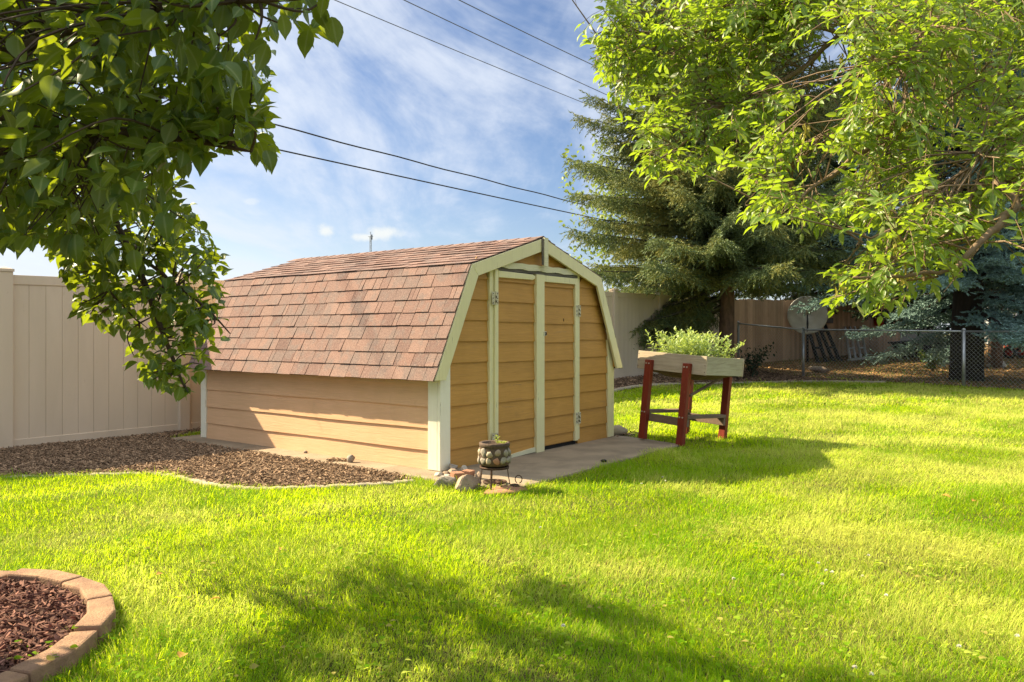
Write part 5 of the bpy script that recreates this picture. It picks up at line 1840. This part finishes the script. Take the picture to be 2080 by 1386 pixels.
def spruce(name, label, pos, H, Rad, needle_mat, bark_mat, seed, z0=0.9, trunk_r=.16, gap=.30, per=6, rise=(-.15, .5), hang=.5, twig=.15, nw=.007, nl=.026, sec=.13, ter=.085, curve_p=.75, needles=22, skip=None, lop=0.0, limb_mat=None, puff=0.0):
    """a spruce: tapered trunk, whorls of limbs, side twigs and needle covered shoots"""
    g = np.random.default_rng(seed)
    bz = float(gz(*pos))
    root = thing(name, label, 'tree', (pos[0], pos[1], bz))
    tz = np.linspace(-.1, H, 14)
    MB().tube(np.stack([.03 * np.sin(tz * .7), .03 * np.cos(tz * .9), tz], -1), trunk_r * np.clip(1 - tz / H, .03, 1) ** .8, 12).build('trunk', bark_mat, root, True)
    lim = MB()
    SO, SD, SS = [], [], []
    z = z0
    while z < H - .25:
        f = (z - z0) / (H - z0)
        Rr = Rad * (1 - f) ** curve_p
        nb = max(4, int(per * (0.6 + .4 * (1 - f)) + g.uniform(-.5, .9)))
        a0 = g.uniform(0, 6.28)
        for b in range(nb):
            az = a0 + (b + g.uniform(-.25, .25)) * 2 * np.pi / nb
            if skip is not None and skip(z, az):
                continue
            L = Rr * g.uniform(.72, 1.12) * (1 - lop * math.cos(az))
            k = rise[0] + (rise[1] - rise[0]) * min(1, f * 2.0) + g.normal(0, .06)
            zz = z + g.uniform(-.12, .12)
            dirv = np.array([math.cos(az), math.sin(az), 0])
            n = max(5, int(L / .25))
            us = np.linspace(0, 1, n)
            side0 = np.array([-dirv[1], dirv[0], 0])
            bend = g.normal(0, .08)
            P = np.array([dirv * L * u + side0 * bend * L * u * u + np.array([0, 0, zz + L * (k * u - .07 * math.sin(u * math.pi) - .08 * u ** 3)]) for u in us])
            lim.tube(P, np.linspace(.012 + .010 * L, .003, n), 5, cap=False)
            # side twigs
            m = int(L * .92 / sec)
            for i in range(m):
                u = .10 + .90 * (i + g.random()) / m
                x = u * (n - 1)
                j = min(n - 2, int(x))
                p = P[j] + (P[j + 1] - P[j]) * (x - j)
                ax = P[j + 1] - P[j]
                ax /= np.linalg.norm(ax)
                for s in (-1, 1):
                    l2 = (.14 + .34 * L * .5 * (1 - u) ** .8) * g.uniform(.65, 1.25)
                    if u < .3:
                        l2 *= .75
                    v = ax * .72 + side0 * s * .8 + np.array([0, 0, -hang * g.uniform(.2, 1.0)])
                    v /= np.linalg.norm(v)
                    q = max(1, int(l2 / ter))
                    for t in range(q + 1):
                        tt = (t + .2) / (q + .2)
                        c = p + v * l2 * tt + np.array([0, 0, -.18 * hang * l2 * tt * tt])
                        c = c + g.normal(0, 1, 3) * np.array([.4, .4, 1.0]) * puff
                        for ss in ((-1, 1) if t < q else (0,)):
                            w = v * .8 + np.cross(v, [0, 0, 1]) * ss * .75 + np.array([0, 0, -hang * .45]) + g.normal(0, .16 + puff * 4, 3)
                            SO.append(c)
                            SD.append(w)
                            SS.append(twig * g.uniform(.7, 1.25))
            SO.append(P[-1] - ax * .03)
            SD.append(ax + np.array([0, 0, .2]))
            SS.append(twig * 1.4)
        z += gap * g.uniform(.75, 1.25) * (1 - .35 * f)
    SO, SD, SS = np.array(SO), np.array(SD), np.array(SS)
    lim.build('limbs', limb_mat or bark_mat, root)
    # shoot template: needles standing round a stem
    mb = MB()
    for variant in range(3):
        tv, tf = [], []
        for i in range(needles):
            t = (i + .5) / needles
            a = i * 2.39996 + variant
            el = .9 - .45 * t
            L = (nl / twig) * g.uniform(.8, 1.2)
            dv = np.array([math.cos(a) * math.sin(el), math.cos(el), math.sin(a) * math.sin(el)])
            pr = np.array([-math.sin(a), 0, math.cos(a)]) * (nw / twig) * .5
            o = np.array([0, t, 0])
            k = len(tv)
            tv += [o - pr, o + pr, o + dv * L]
            tf.append([k, k + 1, k + 2])
        k = len(tv)
        w = .0035 / twig
        tv += [[-w, 0, 0], [w, 0, 0], [0, 1.02, 0]]
        tf.append([k, k + 1, k + 2])
        sel = np.arange(len(SO)) % 3 == variant
        up = g.normal(0, .5, (sel.sum(), 3)) + np.array([0, 0, 1.0])
        r, u, d = basis(SD[sel], up)
        V, F = scatter(np.array(tv), [np.array(tf)], SO[sel], r, u, d, SS[sel])
        mb.add(V, F)
    mb.build('crown', needle_mat, root)
    print(name, 'shoots', len(SO))
    return root


spruce('green_spruce', 'tall grey green spruce behind the raised planter', (4.95, 18.3), 13.5, 3.35, M['spruce'], M['spruce_bark'], 41, z0=1.7, trunk_r=.19, gap=.235, per=9, rise=(-.14, .48), hang=.8, twig=.20, nw=.023, nl=.062, sec=.078, ter=.09, needles=12, curve_p=.5, lop=.16, limb_mat=M['moss_bark'], puff=.03, skip=lambda z, az: z < 2.4 and (math.cos(az) > -.2 or math.sin(az) < -.3))
spruce('blue_spruce', 'dense blue spruce with a thick dark trunk behind the wire fence at right', (10.35, 18.0), 11.0, 4.2, M['blue_spruce'], M['dark_bark'], 42, z0=1.45, trunk_r=.36, gap=.36, per=8, rise=(-.13, .25), hang=.14, twig=.17, nw=.032, nl=.055, sec=.13, ter=.115, needles=12, curve_p=.7, puff=.055, skip=lambda z, az: z < 2.5 and math.cos(az) < -.35)
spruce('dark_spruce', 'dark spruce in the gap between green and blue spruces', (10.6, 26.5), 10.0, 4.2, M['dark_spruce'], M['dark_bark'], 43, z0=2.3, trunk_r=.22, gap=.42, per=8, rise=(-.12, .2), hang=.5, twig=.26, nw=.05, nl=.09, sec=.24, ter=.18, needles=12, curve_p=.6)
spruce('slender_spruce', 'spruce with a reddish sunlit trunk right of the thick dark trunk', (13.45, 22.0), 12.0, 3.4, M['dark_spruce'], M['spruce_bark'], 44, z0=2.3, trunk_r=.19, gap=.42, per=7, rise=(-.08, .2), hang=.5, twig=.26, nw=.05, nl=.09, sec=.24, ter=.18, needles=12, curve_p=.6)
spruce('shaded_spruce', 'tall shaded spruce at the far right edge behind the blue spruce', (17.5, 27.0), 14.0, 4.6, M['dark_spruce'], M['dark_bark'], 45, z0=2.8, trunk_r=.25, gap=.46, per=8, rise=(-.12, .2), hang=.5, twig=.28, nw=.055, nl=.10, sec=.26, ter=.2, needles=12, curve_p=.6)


def broadleaf(name, label, pos, H, clumps, mat, seed, leaf_s=.11, per=260):
    g = np.random.default_rng(seed)
    bz = float(gz(*pos))
    root = thing(name, label, 'tree', (pos[0], pos[1], bz))
    tp = curve([(0, 0, -.1), (.1, 0, H * .3), (-.05, .1, H * .6), (0, 0, H * .85)], 6)
    MB().tube(tp, np.linspace(.16, .03, len(tp)), 10).build('trunk', M['bark'], root, True)
    br = MB()
    O = []
    for (x, y, z, r_) in clumps:
        s = tp[min(len(tp) - 1, int(len(tp) * min(.95, max(.25, (z - r_) / H))))]
        br.tube(curve([s, (np.array(s) + [x, y, z]) / 2 + g.normal(0, .12, 3), (x, y, z)], 5), np.linspace(.05, .008, 11), 6, cap=False)
        n = int(per * r_ ** 2)
        c = g.normal(0, .5, (n // 7, 3)) * r_ + np.array([x, y, z])
        for q in c:
            O.append(q + g.normal(0, .13, (7, 3)))
    br.build('branches', M['bark'], root)
    O = np.concatenate(O)
    n = len(O)
    D = g.normal(0, 1, (n, 3))
    D[:, 2] -= .4
    r, u, d = basis(D, g.normal(0, .6, (n, 3)) + [0, 0, 1.0])
    s = leaf_s * g.uniform(.7, 1.3, n)
    V, F = scatter(SLIM_V, SLIM_F, O, r, u, d, np.stack([s * .6, s, s], -1))
    MB().add(V, F).build('crown', mat, root, True)


g_ = np.random.default_rng(77)
cl = [(g_.uniform(-2.0, 2.4), g_.uniform(-1.5, 1.5), z, g_.uniform(.7, 1.1)) for z in np.linspace(2.2, 6.2, 13)]
broadleaf('maple_tree', 'pale green broadleaf tree peeking out left of the green spruce', (4.3, 25.0), 7.0, cl, M['far_leaf'], 51, .14, 420)


# a young green shrub behind the wire fence
def shrub(name, label, px, py, h, w, mat, seed, n=420, leaf_s=.07):
    X, Y, Z = G(px, py)
    g = np.random.default_rng(seed)
    root = thing(name, label, 'plant', (X, Y, Z))
    st = MB()
    O = []
    for k in range(16):
        a = g.uniform(0, 6.28)
        e = np.array([math.cos(a) * w * g.uniform(.2, 1), math.sin(a) * w * g.uniform(.2, 1), h * g.uniform(.5, 1)])
        c = curve([(0, 0, 0), e * [.4, .4, .6], e], 6)
        st.tube(c, np.linspace(.008, .002, len(c)), 4, cap=False)
        for i in range(n // 16):
            O.append(c[int(g.integers(3, len(c)))] + g.normal(0, .05, 3))
    O = np.array(O)
    D = g.normal(0, 1, O.shape)
    r, u, d = basis(D, g.normal(0, .6, O.shape) + [0, 0, 1.0])
    s = leaf_s * g.uniform(.7, 1.3, len(O))
    V, F = scatter(SLIM_V, SLIM_F, O, r, u, d, np.stack([s * .6, s, s], -1))
    MB().add(V, F).build('leaves', mat, root, True)
    st.build('stems', M['twig'], root)


shrub('green_shrub', 'small bright green shrub behind the wire fence in front of the black trough', 1893, 757, .62, .38, M['weed'], 61)
shrub('dark_shrub', 'dark low shrub at the foot of the brown fence right of the green spruce trunk', 1528, 768, .8, .5, M['dark_spruce'], 62)


# ------------------------------------------------------------------ wires and mast
def wire(name, label, p_a, z_a, p_b, z_b, r, mat, twist=0.0):
    """overhead wire through two sighted points, continued both ways with sag"""
    a, b = np.array([*p_a, z_a]), np.array([*p_b, z_b])
    d = b - a
    ts = np.linspace(-2.2, 4.0, 140)
    P = a + d * ts[:, None]
    P[:, 2] += 0.06 * ((ts - .5) ** 2 - .25)
    if twist:
        L = np.linalg.norm(d) * ts
        P[:, 2] += twist * np.sin(L * 1.7)
    o = P[0].copy()
    tag(MB().tube(P - o, r, 6).build(name, mat, None, True, tuple(o)), label, 'cable')


def sight(px, py, z):
    Y = (z - EYE) * F_PX / (HY - py)
    return ((px - CX) / F_PX * Y, Y)


wire('overhead_cable', 'thick twisted black cable, upper of the two low ones above the shed', sight(525, 245, 6.2), 6.2, sight(1200, 420, 6.2), 6.2, .019, M['cable'], .012)
wire('overhead_cable', 'thick smooth black cable, lowest one crossing the sky above the shed', sight(500, 290, 5.7), 5.7, sight(1240, 450, 5.7), 5.7, .019, M['cable'])
wire('power_line', 'thin power line nearest the apple leaves, lowest of the three high ones', sight(715, 15, 9.4), 9.4, sight(1200, 215, 9.4), 9.4, .011, M['thin_cable'])
wire('power_line', 'thin power line in the middle of the three high ones', sight(820, 0, 9.6), 9.6, sight(1215, 185, 9.6), 9.6, .012, M['thin_cable'])
wire('power_line', 'thin power line farthest right, highest of the three high ones', sight(932, 0, 10.2), 10.2, sight(1210, 135, 10.2), 10.2, .013, M['thin_cable'])


def build_mast():
    Y = 160.0
    x = (753 - CX) / F_PX * Y
    ztop = EYE + (HY - 478) / F_PX * Y
    root = thing('radio_mast', 'thin grey lattice radio mast far behind the shed roof', 'mast', (x, Y, float(gz(x, Y))))
    mb = MB()
    w = .16
    for dx, dy in ((-w, -w), (w, -w), (0, w)):
        mb.tube([(dx, dy, 0), (dx, dy, ztop - 1)], .05, 4)
    for i in range(int(ztop)):
        mb.tube([(-w, -w, i), (w, -w, i + .5), (-w, -w, i + 1)], .025, 3, cap=False)
    mb.build('lattice', M['mast'], root)
    a = MB()
    a.tube([(0, 0, ztop - 2), (0, 0, ztop)], .05, 5)
    a.tube([(-.5, 0, ztop - 1.0), (.5, 0, ztop - 1.0)], .05, 4)
    a.box(.1, .35, -.1, .1, ztop - 1.6, ztop - .6)
    a.build('antenna', M['mast'], root)


build_mast()


# ------------------------------------------------------------------ small things in the lawn
def lawn_bits():
    fl = [(1144, 1279), (1736, 1366), (1770, 1381), (1662, 1147), (1678, 1163), (1690, 1166), (1670, 1191), (1589, 1172), (1752, 1175), (1764, 1131), (1490, 1180), (1800, 1215), (2066, 1300), (1948, 1322), (1098, 1072), (1346, 966), (1303, 980), (1351, 974)]
    proto = None
    for i, (px, py) in enumerate(fl):
        X, Y, Z = G(px, py + 14)
        if proto is None:
            mb = MB()
            gg = np.random.default_rng(3)
            d = gg.normal(0, 1, (46, 3))
            d /= np.linalg.norm(d, axis=1)[:, None]
            d[:, 2] = np.abs(d[:, 2]) * 1.0 - .15
            r, u, dd = basis(d, gg.normal(0, 1, (46, 3)))
            tv = np.array([[-.5, 0, 0], [.5, 0, 0], [.3, 1, 0], [-.3, 1, 0]], float)
            V, F = scatter(tv, [np.array([[0, 1, 2, 3]])], np.tile([0, 0, .042], (46, 1)) + d * .002, r, u, dd, np.tile([.003, .0068, .007], (46, 1)))
            mb.add(V, F)
            proto = tag(mb.build('clover_flower', M['petal'], None, False, (X, Y, Z)), 'small round white clover flower in the sunlit lawn', 'flower', 'white clover flowers in the lawn')
        else:
            c = proto.copy()
            COL.objects.link(c)
            c.location = (X, Y, Z)
            c.rotation_euler = (0, 0, i)
    lv = [(365, 1351, .055, 'large yellow fallen leaf near the bottom edge of the lawn'), (447, 1227, .05, 'yellow fallen leaf standing in the shaded grass right of the edging ring'),
          (1914, 1010, .06, 'curled brown fallen leaf in the right lawn'), (318, 1177, .04, 'pale fallen leaf in the sunlit grass behind the edging ring'), (1150, 1202, .035, 'small orange fallen leaf at the edge of the tree shadow'),
          (572, 1120, .03, 'whitish fallen leaf in the grass left of the tree shadow'), (1975, 1022, .05, 'brown fallen leaf right of the curled one in the right lawn')]
    for i, (px, py, s, lab) in enumerate(lv):
        X, Y, Z = G(px, py + 8)
        tv = LEAF_V.copy()
        tv[:, 2] *= 2.0
        tv *= np.array([s * .7, s, s])
        o = MB().add(tv, LEAF_F).build('fallen_leaf', M['fallen'], None, True, (X, Y, Z + .04), (.3, .2, i * 1.9))
        tag(o, lab, 'leaf')
    # broad weeds beside the edging ring
    g = np.random.default_rng(9)
    O, D, U, SC = [], [], [], []
    for (px, py, n, s) in ((225, 1275, 12, .028), (205, 1300, 14, .03), (165, 1320, 12, .03), (120, 1350, 14, .03), (60, 1375, 16, .035), (300, 1210, 8, .022)):
        X, Y, Z = G(px, py)
        for k in range(n):
            O.append((X + g.normal(0, .06), Y + g.normal(0, .05), Z + g.uniform(.02, .085)))
            a = g.uniform(0, 6.28)
            D.append((math.cos(a), math.sin(a), .15))
            U.append((g.normal(0, .3), g.normal(0, .3), 1))
            SC.append((s * .9, s, s))
    for k in range(420):                                   # clover and plantain leaves through the lawn
        Y = g.uniform(2.4, 5.2)
        X = g.uniform(-.5, .62) * Y
        if math.hypot(X - RING_C[0], Y - RING_C[1]) < RING_R + .06:
            continue
        c = (X, Y)
        for j in range(int(g.integers(2, 6))):
            O.append((c[0] + g.normal(0, .03), c[1] + g.normal(0, .03), g.uniform(.02, .048)))
            a = g.uniform(0, 6.28)
            D.append((math.cos(a), math.sin(a), .25))
            U.append((g.normal(0, .3), g.normal(0, .3), 1))
            s = g.uniform(.014, .034)
            SC.append((s * .75, s, s))
    r, u, d = basis(np.array(D), np.array(U))
    V, F = scatter(LEAF_V, LEAF_F, np.array(O), r, u, d, np.array(SC))
    tag(MB().add(V, F).build('lawn_clover', M['grass'], None, True), label='broad clover and weed leaves scattered through the near lawn', cat='weeds', kind='stuff')


lawn_bits()
